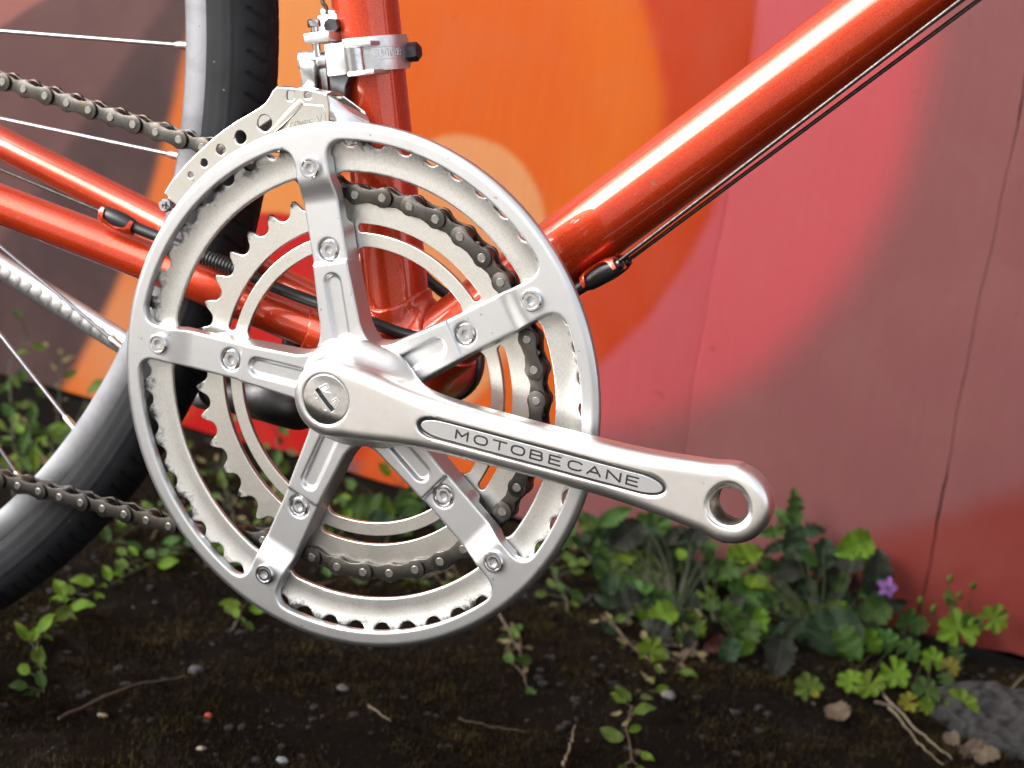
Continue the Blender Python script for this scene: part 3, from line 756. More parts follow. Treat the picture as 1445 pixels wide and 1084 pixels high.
# threaded bore of the pedal eye, with greasy grooves
tp_ = []
for k in range(0, 76):
    y_ = -14.4 + k * 0.14; tp_.append((7.25 - 0.38 * abs(((y_ / 1.27) % 1) * 2 - 1), y_))
ec_ = arm_pt(CL, 0, 0)
MB().lathe([(7.9, -14.4)] + tp_ + [(7.9, tp_[-1][1]), (7.9, -14.4)], 56, c=(ec_[0], 0, ec_[2]), cap=False).obj('pedal_thread', M['thread'], crank, 30)
# dust cap with slot and emblem
def capf(X, Y, Z):
    r = np.sqrt(X * X + Z * Z)
    d = smax(r - 10.5, (-17.9 + 0.0085 * r * r) - Y, 0.4); d = np.maximum(d, Y + 14.5)
    c, s = math.cos(deg(-41)), math.sin(deg(-41)); u = X * c + Z * s; v = -X * s + Z * c
    return smax(d, -np.maximum(np.maximum(np.abs(u) - 5.6, np.abs(v) - 0.85), Y + 16.5), 0.15)
cap = put('dust_cap', snets('dust_cap', capf, (-11.5, -19, -11.5), (11.5, -14, 11.5), 0.2), M['cap'], crank, smooth=180)
cu_, cv_ = (math.cos(deg(-41)), math.sin(deg(-41))), (-math.sin(deg(-41)), math.cos(deg(-41)))
em = frame_mat((0, -17.62, 0), (cu_[0], 0, cu_[1]), (cv_[0], 0, cv_[1]))
el = [[(-5.4, 1.6), (-4.6, 5.2), (-2.6, 5.2), (-2.9, 1.9), (-.6, 4.2), (.2, 4.2), (2.0, 1.9), (2.4, 5.0), (4.6, 5.0), (5.6, 1.6)], [(-4.2, 1.6), (-3.7, 4.2), (-3.3, 4.2), (-3.5, 1.6)], [(3.2, 1.8), (3.2, 4.0), (3.9, 4.0), (4.4, 1.8)],
      [(-5, -1.8), (-2.6, -1.8), (-2.9, -3.2), (-4.6, -3.2), (-5, -1.8)], [(-.6, -1.8), (-.2, -3.2)], [(1.4, -1.8), (3.8, -1.8), (3.3, -3.0), (1.8, -3.0), (1.4, -1.8)], [(-2, -1.8), (-1.4, -3.2)]]
slt = frame_mat((0, -16.6, 0), (cu_[0], 0, cu_[1]), (cv_[0], 0, cv_[1]))
put('slot_shade', MB().box((0, 0, 0), (11.1, .2, 1.65)).mesh('slot_shade', True), M['ink_shade'], crank, basis=slt)  # black plate in the cap slot: the recess's shade put in as colour
put('emblem', letter_mesh('emblem', el, 0.36, 0.2, 0.1), M['alloy'], crank, basis=em, smooth=180)

# chainring bolts with hexagon socket
def bolt_mesh(R, h, rim, sock):
    v = []; f = []; n = 24
    def ring(fr, y): v.extend([(fr(t) * math.cos(t), y, fr(t) * math.sin(t)) for t in [2 * math.pi * i / n for i in range(n)]])
    hexr = lambda t: sock * math.cos(math.pi / 6) / math.cos((t + math.pi / 6) % (math.pi / 3) - math.pi / 6)
    for fr, y in ((lambda t: R, 1.5), (lambda t: R, -h + .5), (lambda t: R - .45, -h), (lambda t: rim, -h), (lambda t: rim - .35, -h + .4), (lambda t: sock + .75, -h + .35), (hexr, -h + .45), (lambda t: hexr(t) * .97, -h + 2.2)): ring(fr, y)
    for k in range(7):
        for i in range(n): a, b = k * n + i, k * n + (i + 1) % n; f.append((a, b, b + n, a + n))
    f.append(tuple(7 * n + i for i in range(n)))
    me = mesh_np('chainring_bolt', np.array(v), f, local=True)
    bm = bmesh.new(); bm.from_mesh(me); bmesh.ops.recalc_face_normals(bm, faces=bm.faces[:])
    bm.to_mesh(me); bm.free(); me.materials.append(M['bolt']); shade(me, 28); return me
bo, bi = bolt_mesh(4.5, 1.9, 3.4, 1.95), bolt_mesh(4.15, 0.25, 3.7, 1.9)
for k in range(5):
    a = PHI - k * 2 * math.pi / 5
    for me, R, y in ((bo, 93.66, 2.0), (bi, 59.2, 5.1)):
        p_ = (R * math.cos(a), y, R * math.sin(a))
        put('chainring_bolt', me, None, crank, basis=Matrix.Translation(V3(p_)) @ Matrix.Rotation(rng.uniform(0, 1), 4, 'Y'))

# chainrings
def teeth(N, pitch_r, tip, roll, ph):
    out = []; hp = math.pi / N
    for k in range(N):
        c = ph + k * 2 * hp; loc = []
        for q in np.linspace(-72, 72, 9): loc.append((pitch_r - roll * math.cos(deg(q)), roll * math.sin(deg(q))))
        loc = [(tip - .9, -pitch_r * hp + 1.15)] + loc + [(tip - .9, pitch_r * hp - 1.15), (tip, pitch_r * hp - .45), (tip, pitch_r * hp + .3)]
        for rho, tau in loc: out.append((rho * math.cos(c) - tau * math.sin(c), rho * math.sin(c) + tau * math.cos(c)))
    return out
def slot(r, hw, a0, a1, n=28):
    out = []
    for i in range(n + 1): t = a0 + (a1 - a0) * i / n; out.append(((r + hw) * math.cos(t), (r + hw) * math.sin(t)))
    c = (r * math.cos(a1), r * math.sin(a1))
    for i in range(1, 8): t = a1 + math.pi * i / 8; out.append((c[0] + hw * math.cos(t), c[1] + hw * math.sin(t)))
    for i in range(n + 1): t = a1 - (a1 - a0) * i / n; out.append(((r - hw) * math.cos(t), (r - hw) * math.sin(t)))
    c = (r * math.cos(a0), r * math.sin(a0))
    for i in range(1, 8): t = a0 + math.pi + math.pi * i / 8; out.append((c[0] + hw * math.cos(t), c[1] + hw * math.sin(t)))
    return out
def opening(r, tabr, half_tab, fil=5.5):
    """inner outline of a ring with five tabs reaching inwards at the arms"""
    out = []
    for i in range(720):
        t = 2 * math.pi * i / 720; a = t - PHI; k5 = 2 * math.pi / 5; a -= k5 * round(a / k5)
        d = abs(a) * r                          # arc distance from the arm's middle
        e = max(0.0, min(1.0, (half_tab + fil - d) / fil))
        rr = r - (r - tabr) * (1 - math.sqrt(max(0.0, 1 - e * e)) if e < 1 else 1)
        out.append((rr * math.cos(t), rr * math.sin(t)))
    return out
holes = [slot(67.0, 1.85, PHI + k * 2 * math.pi / 5 + deg(10.2), PHI + (k + 1) * 2 * math.pi / 5 - deg(10.2)) for k in range(5)]
put('inner_chainring', plate_mesh('inner_chainring', [teeth(40, 80.94, 82.9, 3.95, deg(98.6)), opening(59.4, 53.5, 7.5)] + holes, 14.9, 17.3, 0.3), M['ring_inner'], crank, smooth=6)
def outer_ring(X, Y, Z):
    r = np.sqrt(X * X + Z * Z); a = np.arctan2(Z, X)
    k5 = np.float32(2 * math.pi / 5); b = a - np.float32(PHI); b = np.abs(b - k5 * np.round(b / k5)) * 90.6
    e = np.clip((7.0 + 5.5 - b) / 5.5, 0, 1); rin = 90.6 - 3.1 * np.where(e < 1, 1 - np.sqrt(np.maximum(0, 1 - e * e)), 1)
    kt = np.float32(2 * math.pi / 52); c = a - np.float32(deg(-82.0)); c = c - kt * np.round(c / kt)
    root = 3.95 - np.sqrt((r * np.cos(c) - 105.2) ** 2 + (r * np.sin(c)) ** 2)
    pl = np.maximum(np.maximum(rin - r, r - 107.2), root)
    yf = 8.0 - 0.02 * np.maximum(r - 94.5, 0) ** 2 * (r < 101) - np.where(r >= 101, 0.845 + (r - 101) * 0.26, 0)
    yf = np.maximum(yf, 6.6 - 0 * r)
    d = smax(pl, yf - Y, 0.35)
    return smax(d, Y - yf - 2.3, 0.35)
put('outer_chainring', snets('outer_chainring', outer_ring, (-109, 5, -109), (109, 12, 109), 0.5), M['ring_outer'], crank, smooth=180)
# left crank arm on the far side
MB().tube([(0, 118, 0), (-60, 122, 2), (-172, 126, 5)], [14, 10, 12], 20, flat=.6).obj('left_crank_arm', M['crank'], crank, 60)
MB().tube([(0, 10, 0), (0, 118, 0)], 8, 24).obj('axle', M['dark_steel'], crank, 60)

# --- chain
chain = empty('chain', (-150, 20, 0), bike)
PITCH = 12.7; RP = PITCH / (2 * math.sin(math.pi / 40)); DR = 0.07; YCH = 16.1
pins = []
ring_pins = [np.array([RP * math.cos(deg(98.6 - 9 * k)), YCH, RP * math.sin(deg(98.6 - 9 * k))]) for k in range(0, 24)]
up_near, up_far = np.array([-91.2, YCH + 6.4, 86.0]), np.array([-204.5, YCH + 14.3, 96.2])
d_up = (up_far - up_near); d_up /= np.linalg.norm(d_up)
upper = [up_near + d_up * PITCH * k for k in range(24, -1, -1)]
gap = ring_pins[0] - up_near
upper += [up_near + gap * k / 6 + np.array([0, 0, 1.2 * math.sin(math.pi * k / 6)]) for k in range(1, 6)]
lo_near, lo_far = np.array([-88.6, YCH + 3.4, -86.0]), np.array([-187.6, YCH + 10.3, -90.6])
d_lo = (lo_far - lo_near); d_lo /= np.linalg.norm(d_lo)
nlo = max(2, round(np.linalg.norm(lo_near - ring_pins[-1]) / PITCH))
lower = [ring_pins[-1] + (lo_near - ring_pins[-1]) * k / nlo for k in range(1, nlo + 1)] + [lo_near + d_lo * PITCH * k for k in range(1, 25)]
pins = upper + ring_pins + lower
def plate8(r, waist):
    out = []; h = PITCH / 2
    for i in range(13): t = deg(-125 + 250 * i / 12); out.append((h + r * math.cos(t), r * math.sin(t)))
    out.append((0, waist))
    for i in range(13): t = deg(180 - 125 + 250 * i / 12); out.append((-h + r * math.cos(t), r * math.sin(t)))
    out.append((0, -waist))
    return out
m_out = plate_mesh('outer_plate', [plate8(4.15, 2.75)], -0.5, 0.5, 0.16, local=True); m_in = plate_mesh('inner_plate', [plate8(4.3, 2.6)], -0.5, 0.5, 0.16, local=True)
for q in (m_out, m_in): q.materials.append(M['chain']); shade(q, 24)
pm = MB().lathe([(0.5, -4.75), (1.55, -4.75), (1.85, -4.45), (1.85, 4.45), (1.55, 4.75), (.5, 4.75)], 16).mesh('pin', True); pm.materials.append(M['pin']); shade(pm, 35)
rm = MB().lathe([(2, -1.6), (3.9, -1.6), (3.9, 1.6), (2, 1.6)], 20).mesh('roller', True); rm.materials.append(M['chain']); shade(rm, 35)
fwd0 = False
for i in range(len(pins) - 1):
    a, b = pins[i], pins[i + 1]; d = Vector(b - a).normalized(); yv = (Vector((0, 1, 0)) - d * d.y).normalized(); zv = d.cross(yv)
    m = Matrix((d, yv, zv)).transposed().to_4x4()
    outer = (i % 2 == 0)
    for s_ in (-1, 1):
        mm_ = m.copy(); mm_.translation = V3((a + b) / 2 + np.array(yv) * s_ * (3.75 if outer else 2.55))
        put('outer_plate' if outer else 'inner_plate', m_out if outer else m_in, None, chain, basis=mm_)
    mp = m.copy(); mp.translation = V3(a)
    put('pin', pm, None, chain, basis=mp); put('roller', rm, None, chain, basis=mp)
# rear sprocket and pulley that carry the chain, beyond the picture
spr = plate_mesh('rear_sprocket', [teeth(14, 28.5, 30.5, 3.95, 0)], -1, 1, 0.2, local=True)
mm_ = Matrix.Translation(V3((AXR[0], 45, 90))); put('rear_sprocket', spr, M['dark_steel'], bike, basis=mm_, smooth=35)
pul = plate_mesh('jockey_wheel', [teeth(11, 22.5, 24.5, 3.95, 0)], -1, 1, 0.2, local=True)
put('jockey_wheel', pul, M['black'], bike, basis=Matrix.Translation(V3((-402, 40, -76))), smooth=35)

# --- front derailleur
fd = empty('front_derailleur', at(470, 100, 30), bike)
def cg(x_, y_): return (220 + x_ / 4.516, 110 + y_ / 4.516)
YP = 10.8
def xz(u, v, y): q = at(u, v, y); return (q[0], q[2])
top_edge = [(58, 735), (78, 700), (110, 650), (180, 570), (240, 505), (300, 450), (370, 385), (440, 330), (520, 275), (600, 230), (665, 190), (705, 158), (730, 120), (748, 85), (775, 58), (840, 62), (900, 66), (960, 72), (1060, 92), (1092, 108), (1104, 160), (1110, 220), (1104, 300)]
outl = [xz(*cg(*q), YP) for q in top_edge]
lowr = []
a0 = math.atan2(outl[-1][1], outl[-1][0]); a1 = math.atan2(outl[0][1], outl[0][0])
for i in range(25):
    t = a0 + (a1 - a0) * i / 24; lowr.append((110.5 * math.cos(t), 110.5 * math.sin(t)))
hl = []
for (x_, y_, r_) in ((225, 620, 20), (312, 543, 27), (417, 458, 35), (543, 380, 44), (697, 290, 54)):
    c_ = xz(*cg(x_, y_), YP); rr = r_ / 4.516 / 3.36
    hl.append([(c_[0] + rr * math.cos(2 * math.pi * i / 24), c_[1] + rr * math.sin(2 * math.pi * i / 24)) for i in range(24)])
for (x_, y_, w_, h_) in ((862, 112, 24, 34), (972, 112, 22, 22)):
    hl.append([xz(*cg(x_ + sx * w_, y_ + sy * h_), YP) for sx, sy in ((-1, -.6), (-.6, -1), (.6, -1), (1, -.6), (1, .6), (.6, 1), (-.6, 1), (-1, .6))])
put('outer_cage_plate', plate_mesh('outer_cage_plate', [outl + lowr] + hl, YP - .7, YP + .7, 0.35), M['cage'], fd, smooth=6)
# pressed rib and raised field on the plate
MB().tube([at(*cg(930, 150), YP - .8), at(*cg(870, 215), YP - .9), at(*cg(800, 290), YP - .9), at(*cg(760, 335), YP - .6)], [1.5, 1.9, 1.9, 1.6], 12, flat=.55).obj('pressed_rib', M['cage'], fd, 60)
fld = [xz(*cg(*q), YP) for q in ((950, 165), (1075, 175), (1090, 215), (1092, 300), (1000, 330), (840, 330), (880, 240))]
put('pressed_field', plate_mesh('pressed_field', [fld], YP - 1.05, YP, 0.3), M['cage'], fd, smooth=6)
tm = []
for i, ch in enumerate('COMPE'): tm += glyph(ch, i * 2.35, 1.6, 2.1)
tm += glyph('V', 13.2, 2.2, 3.4)
o_ = at(*cg(858, 318), YP - 1.05); e_ = at(*cg(985, 300), YP - 1.05) - o_
put('stamped_lettering', letter_mesh('stamped_lettering', tm, 0.22, 0.05, 0.08), M['dark_steel'], fd, basis=frame_mat(o_, (e_[0], 0, e_[2]), (-e_[2], 0, e_[0])), smooth=180)
# top flange joining the cage plates, inner plate with rolled polished shoulder
yb_ = YP + 13.5
def sheet(name, rows, mat, th=0.9):
    rows = [[np.array(q, float) for q in r] for r in rows]; nu, nv = len(rows), len(rows[0])
    P_ = np.array(rows); N_ = np.zeros_like(P_)
    for i in range(nu):
        for j in range(nv):
            du = P_[min(i + 1, nu - 1), j] - P_[max(i - 1, 0), j]; dv = P_[i, min(j + 1, nv - 1)] - P_[i, max(j - 1, 0)]
            n_ = np.cross(du, dv); N_[i, j] = n_ / (np.linalg.norm(n_) + 1e-9)
    vs = [q for r in P_ for q in r] + [q for r in (P_ + N_ * th) for q in r]; k = nu * nv; fs = []
    for i in range(nu - 1):
        for j in range(nv - 1):
            a = i * nv + j; fs += [(a, a + 1, a + nv + 1, a + nv), (k + a, k + a + nv, k + a + nv + 1, k + a + 1)]
    rim = [i * nv for i in range(nu)] + [(nu - 1) * nv + j for j in range(1, nv)] + [i * nv + nv - 1 for i in range(nu - 2, -1, -1)] + list(range(nv - 2, 0, -1))
    for a, b in zip(rim, rim[1:] + rim[:1]): fs.append((a, b, k + b, k + a))
    return MB().add(vs, fs).obj(name, mat, fd, 50)
def lerp(a, b, t): return np.array(a) + (np.array(b) - np.array(a)) * t
# bridge over the top (from the outer plate's upper edge back to the inner plate)
tl, tr = at(*cg(780, 60), YP), at(*cg(1088, 100), YP)
sheet('cage_bridge', [[lerp(tl, tr, j / 6) + np.array([0, (yb_ - YP) * i / 6, 1.2 * math.sin(math.pi * i / 6) - 1.0 * (i / 6)]) for j in range(7)] for i in range(7)], M['cage'])
# polished shoulder running forward and down from the plate edge
sh = []
edge0 = [at(*cg(1096, 112), YP), at(*cg(1106, 150), YP), at(*cg(1112, 200), YP), at(*cg(1110, 250), YP), at(*cg(1104, 310), YP)]
edge1 = [at(*cg(1235, 190), YP + 7), at(*cg(1215, 205), YP + 5), at(*cg(1200, 235), YP + 4), at(*cg(1190, 265), YP + 3), at(*cg(1180, 320), YP + 2)]
edge2 = [at(*cg(1320, 215), yb_ + 1), at(*cg(1345, 240), yb_), at(*cg(1358, 270), yb_ - 1), at(*cg(1362, 300), yb_ - 2), at(*cg(1364, 340), yb_ - 3)]
for t in np.linspace(0, 1, 14):
    sh.append([(1 - t) ** 2 * a + 2 * t * (1 - t) * b + t * t * c for a, b, c in zip(edge0, edge1, edge2)])
sheet('cage_shoulder', sh, M['chrome'])
inner = [xz(*cg(*q), yb_) for q in ((640, 250), (800, 70), (1000, 60), (1200, 120), (1330, 215), (1365, 300), (1300, 420), (1000, 470), (700, 480))]
put('inner_cage_plate', plate_mesh('inner_cage_plate', [inner], yb_, yb_ + 1.2, 0.3), M['chrome'], fd, smooth=6)
# clamp screw joining the cage tail
MB().lathe([(0.6, -1.2), (0.9, -1.9), (2.3, -1.9), (2.9, -1.2), (2.9, 1.0), (1.7, 1.2), (1.7, 14), (0.5, 14)], 24, c=at(234, 290, YP - 1)).obj('tail_screw', M['bolt'], fd)
sp_ = at(234, 290, YP - 3)
MB().box(sp_, (3.2, .5, .7)).obj('screw_slot', M['dark_steel'], fd); MB().box(sp_ + np.array([0, -.02, 0]), (.7, .5, 3.2)).obj('screw_slot', M['dark_steel'], fd)
def fold(): pass
MB().box(lerp(at(243, 268, YP), at(240, 276, YP), .5) + np.array([0, 6, 0]), (3.4, 12, 5.0), bev=.6).obj('tail_spacer', M['cage'], fd)
# clamp round the seat tube
zc = at(545, 82, YC)[2]; cc = s0 + SD * (zc / SD[2])
def along(h): return cc + SD * h
pr = [(14.3, -6.4), (16.2, -6.4), (17.0, -5.4), (17.0, 5.4), (16.2, 6.4), (14.3, 6.4), (14.3, -6.4)]
MB().lathe(pr, 72, c=cc, ax=SD, cap=False).obj('clamp_band', M['alloy'], fd, 40)
# thick clamp cheek at the front of the tube with the maker's plate
def on_clamp(az, h, r): # az measured round the tube, 0 = facing the viewer, + towards the front of the bicycle
    f = np.array([SD[2], 0, -SD[0]]); b = np.array([0, -1.0, 0]); return along(h) + r * (math.cos(az) * b + math.sin(az) * f)
rows = [[on_clamp(deg(-12 + 108 * i / 16), h, 17.4 + 0.9 * (1 - abs(h) / 7.8) ** .3 * math.sin(math.pi * min(1, (i + 3) / 16)) ** .5) for h in np.linspace(-7.2 - 0.8 * max(0, 1 - i / 6), 7.2, 9)] for i in range(17)]
o2 = sheet('clamp_cheek', rows, M['alloy'], -2.2)
tp = []; hexa = [(-.6, .5), (0, 1), (1.0, 1), (1.0, 0), (0, 0), (-.6, .5)]
def wrap_letter(lines, stroke, depth, name, mat, az0, r):
    me = letter_mesh(name, lines, stroke, depth, 0.1); n = len(me.vertices); co = np.empty(n * 3, np.float32); me.vertices.foreach_get('co', co); co = co.reshape(-1, 3) * 1000
    out = np.array([on_clamp(az0 + q[0] / r, q[2], r - q[1]) for q in co]); out[:, 2] += AXLE
    me.vertices.foreach_set('co', (out * MM).astype(np.float32).ravel()); me.update()
    return put(name, me, mat, fd, smooth=180)
fr = [[(-2.2, 0), (0, 2.5), (13, 2.5)], [(-2.2, 0), (0, -2.5), (13, -2.5)]]
wrap_letter(fr, 0.3, 0.18, 'plate_border', M['alloy'], deg(30), 18.3)
for i, ch in enumerate('SUNTOUR'): wrap_letter(glyph(ch, 1.0 + i * 1.85, 1.25, 2.9, -1.45), 0.3, 0.15, 'raised_letter', M['bolt'], deg(30), 18.3)
# clamp bolt at the front
bp = on_clamp(deg(97), -.5, 20.0); bd = np.array([SD[2], 0, -SD[0]])
v6 = MB().lathe([(3.0, -3.0), (3.9, -3.0), (4.2, -2.4), (4.2, 1.4), (3.5, 2.1), (2, 2.1)], 6, c=bp, ax=bd); v6.obj('clamp_bolt', M['dark_steel'], fd, 20)
# hinge ears and pin barrel on the viewer's side
yh = 31.5
def bx(name, u0, v0, u1, v1, y, dy, mat, bev=.5, skew=0.0):
    p0, p1 = at(u0, v0, y), at(u1, v1, y); c_ = (p0 + p1) / 2
    th_ = deg(10.2 + skew); ax_ = np.array([[1, 0, 0], [0, 1, 0], [0, 0, 1.0]])
    w_, h_ = abs(p1[0] - p0[0]), abs(p1[2] - p0[2])
    return MB().box(c_ + np.array([0, dy / 2, 0]), (w_, dy, h_), axes=ax_, bev=bev).obj(name, mat, fd, 40)
hx = at(499, 82, yh + 2)
ear_t, ear_b = at(500, 62, yh), at(505, 102, yh)
for e__ in (ear_t, ear_b): MB().box(e__ + np.array([2, 6, 0]), (13, 15, 2.2), axes=((SD[2], 0, -SD[0]), (0, 1, 0), SD), bev=.7).obj('hinge_ear', M['alloy'], fd, 40)
MB().tube([ear_b + np.array([-2, 3, 0]), ear_t + np.array([-2, 3, 0])], 4.4, 28).obj('hinge_barrel', M['bolt'], fd, 40)
# body block, screw bracket, links, cable anchor
bb_ = at(470, 82, yh - 2)
MB().box(bb_ + np.array([1.0, 6, -0.5]), (9.5, 12, 13.5), axes=((SD[2], 0, -SD[0]), (0, 1, 0), SD), bev=.8).obj('body_block', M['alloy'], fd, 40)
MB().box(at(487, 82, yh - 1) + np.array([0, 6, 0]), (6, 8, 10), axes=((SD[2], 0, -SD[0]), (0, 1, 0), SD), bev=.8).obj('body_block', M['alloy'], fd, 40)
MB().box(at(447, 53, yh - 1) + np.array([0, 7, 0]), (12.5, 15, 4.6), axes=((SD[2], 0, -SD[0]), (0, 1, 0), SD), bev=.8).obj('screw_bracket', M['alloy'], fd, 40)
for (u_, v_, dy) in ((440, 33, 2), (451, 33, 10)):
    c_ = at(u_, v_, yh) + np.array([0, dy, 0]); c2 = c_ - SD * 14
    MB().tube([c_, c2], 1.6, 14).obj('limit_screw', M['bolt'], fd, 40)
    MB().lathe([(.6, -1.6), (2.6, -1.6), (2.9, -1.0), (2.9, 1.2), (2.2, 1.8), (.5, 1.8)], 20, c=c_, ax=SD).obj('screw_head', M['bolt'], fd, 40)
MB().tube([at(418, 85, yh - 1) + np.array([0, 3, 0]), at(428, 85, yh - 1) + np.array([0, 4, 0]), at(452, 86, yh - 1) + np.array([0, 6, 0])], [3.8, 4.1, 3.4], 24).obj('link_pivot', M['alloy'], fd, 60)
MB().box(at(434, 108, yh - 4) + np.array([0, 4, 0]), (7.0, 9, 14), axes=((SD[2], .0, -SD[0]), (0, 1, 0), SD), bev=1.2).obj('link_arm', M['bolt'], fd, 40)
MB().box(at(452, 112, yh + 2) + np.array([0, 6, 0]), (5.0, 9, 15), axes=((SD[2], .0, -SD[0]), (0, 1, 0), SD), bev=1.2).obj('link_arm', M['alloy'], fd, 40)
lk = [xz(*q, 32) for q in ((463, 104), (500, 104), (493, 110), (488, 122), (487, 146), (474, 144), (466, 136))]
put('inner_link', plate_mesh('inner_link', [lk], 32, 37, 0.6), M['dark_steel'], fd, smooth=20)
MB().box(at(464, 35, 40) + np.array([0, 5, 0]), (11, 10, 9), axes=((SD[2], .0, -SD[0]), (0, 1, 0), SD), bev=1.0).obj('cable_anchor', M['alloy'], fd, 40)
MB().lathe([(1, -2), (3.4, -2), (3.6, -1.4), (3.6, 2), (1, 2)], 6, c=at(470, 37, 38), ax=(0, 1, 0)).obj('anchor_nut', M['dark_steel'], fd, 20)
MB().box(at(462, 19, 40) + np.array([0, 5, 0]), (9, 7, 3), bev=.8).obj('anchor_washer', M['alloy'], fd, 40)
cab('derailleur_cable', [at(463, 23, 42), at(460, 10, 42), at(454, -2, 42), at(440, -60, 44), at(430, -200, 48), s0 + SD * 420 + np.array([-19, 0, 0]), s0 + SD * 535 + np.array([-8, 0, -6])], 0.9, M['cable'], 10)

# --- kickstand
ks = empty('kickstand', (-60, 52, -20), bike)
p_ = at(421, 437, 50); ex_ = at(450, 460, 50) - at(392, 417, 50)
ex_ /= np.linalg.norm(ex_)
MB().box(p_ + np.array([0, 4, -1]), (19, 26, 4.5), axes=(ex_, (0, 1, 0), np.cross(ex_, (0, 1, 0))), bev=1.0).obj('top_plate', M['alloy'], ks, 40)
MB().tube([p_ + np.array([0, 4, 2]), np.array([-62, 54, -30])], 5, 20).obj('mounting_bolt', M['dark_steel'], ks, 40)
def kbf(X, Y, Z):
    a = np.sqrt(((X + 62) / 1.35) ** 2 + ((Y - 56) / 1.2) ** 2 + ((Z + 26) / 0.85) ** 2) - 14
    b = np.sqrt(((Y - 66) / 1.2) ** 2 + (Z + 33) ** 2 * 1.0 + np.maximum(np.abs(X + 78) - 22, 0) ** 2) - 9.5
    return smin(a, b, 8)
put('pivot_housing', snets('pivot_housing', kbf, (-116, 36, -50), (-36, 84, -8), 1.2), M['grey_alloy'], ks, smooth=180)
kp = [np.array([-92, 72, -36.]), at(285, 560, 85), at(175, 484, 98), at(0, 376, 100), at(0, 376, 100) + (at(0, 376, 100) - at(175, 484, 98)) * .7]
leg = MB()
seg = []
for i in range(len(kp) - 1):
    for t in np.linspace(0, 1, 12, endpoint=False): seg.append(kp[i] + (kp[i + 1] - kp[i]) * t)
seg.append(kp[-1])
leg.tube(seg, 6.3, 20, flat=0.75).obj('leg', M['alloy'], ks, 50)
d_ = kp[3] - kp[2]; L_ = np.linalg.norm(d_); d_ /= L_; n_ = np.cross(d_, (0, 1, 0)); n_ = n_ / np.linalg.norm(n_)
if n_[2] < 0: n_ = -n_
for i in range(16):                              # raised diagonal pads cast into the leg
    c_ = kp[2] + d_ * (6 + i * 7.0) + np.array([0, -4.55, 0]) + n_ * 0.8
    MB().box(c_, (5.0, .9, 6.0), axes=(d_ * .92 + n_ * .38, (0, 1, 0), n_ * .92 - d_ * .38), bev=.2).obj('cast_pad', M['alloy'], ks, 40)

# ------------------------------------------------------------------ plants
def leaf_mat(name, c1, c2, vein=None, rough=0.62):
    t = NT(name); p = t.obj(); inf = t.n('ShaderNodeObjectInfo').outputs['Random']
    a = t.noise(p, 260, 6, 0.65, 0.4)
    base = t.mix(t.ramp(a, (0.35, 0.0), (0.7, 1.0)), c1, c2)
    sep = t.n('ShaderNodeSeparateXYZ'); t.L(p, sep.inputs[0])
    rib = t.math('ABSOLUTE', sep.outputs[1])
    sv = t.math('SINE', t.math('MULTIPLY', t.math('SUBTRACT', sep.outputs[0], t.math('MULTIPLY', rib, 1.1)), 4200.0))
    sv = t.ramp(t.math('MULTIPLY', t.math('ADD', sv, 1.0), 0.5), (0.72, 0.0), (1.0, 1.0))
    m = t.n('ShaderNodeMapRange'); m.inputs[1].default_value = 0.0; m.inputs[2].default_value = 0.0004; m.inputs[3].default_value = 1.0; m.inputs[4].default_value = 0.0; t.L(rib, m.inputs[0])
    vn = t.math('MAXIMUM', m.outputs[0], t.math('MULTIPLY', sv, 0.45))
    if vein is not None: base = t.mix(t.math('MULTIPLY', vn, 0.65), base, vein)
    a = t.math('SUBTRACT', a, t.math('MULTIPLY', vn, 0.8))
    hs_ = t.n('ShaderNodeHueSaturation'); t.L(base, hs_.inputs['Color'])
    t.L(t.math('ADD', t.math('MULTIPLY', inf, 0.5), 0.72), hs_.inputs['Value'])
    t.L(t.math('ADD', t.math('MULTIPLY', inf, 0.03), 0.485), hs_.inputs['Hue'])
    m_ = t.set(base=hs_.outputs[0], rough=rough, spec=0.18, normal=t.bump(a, 0.6, 0.0009))
    tr_ = t.n('ShaderNodeBsdfTranslucent'); t.L(hs_.outputs[0], tr_.inputs['Color'])
    mx = t.n('ShaderNodeMixShader'); mx.inputs[0].default_value = 0.28
    t.L(t.b.outputs[0], mx.inputs[1]); t.L(tr_.outputs[0], mx.inputs[2]); t.L(mx.outputs[0], t.out.inputs['Surface'])
    return m_
LM = {'bright': leaf_mat('bright_green_leaf', (0.075, 0.135, 0.005, 1), (0.10, 0.17, 0.009, 1), (0.079, 0.139, 0.030, 1)),
      'mid': leaf_mat('mid_green_leaf', (0.030, 0.068, 0.010, 1), (0.042, 0.088, 0.015, 1), (0.054, 0.094, 0.030, 1)),
      'dark': leaf_mat('dark_green_leaf', (0.011, 0.029, 0.010, 1), (0.018, 0.038, 0.015, 1), (0.045, 0.042, 0.034, 1), 0.62),
      'purple': leaf_mat('purple_tinged_leaf', (0.014, 0.024, 0.011, 1), (0.024, 0.019, 0.018, 1), (0.056, 0.044, 0.046, 1), 0.62),
      'red': leaf_mat('dark_red_leaf', (0.042, 0.011, 0.013, 1), (0.059, 0.018, 0.018, 1), None),
      'yellow': leaf_mat('yellowing_leaf', (0.149, 0.129, 0.010, 1), (0.109, 0.119, 0.015, 1), None),
      'dry': leaf_mat('dry_pale_leaf', (0.22, 0.18, 0.09, 1), (0.15, 0.13, 0.06, 1), None, 0.7),
      'lime': leaf_mat('lime_leaf', (0.074, 0.109, 0.015, 1), (0.054, 0.094, 0.015, 1), None),
      'stem': plain('plant_stem', (0.030, 0.036, 0.010, 1), 0.6, 300, 0.5),
      'dry_stem': plain('dry_stem', (0.079, 0.054, 0.032, 1), 0.7, 300, 0.5)}
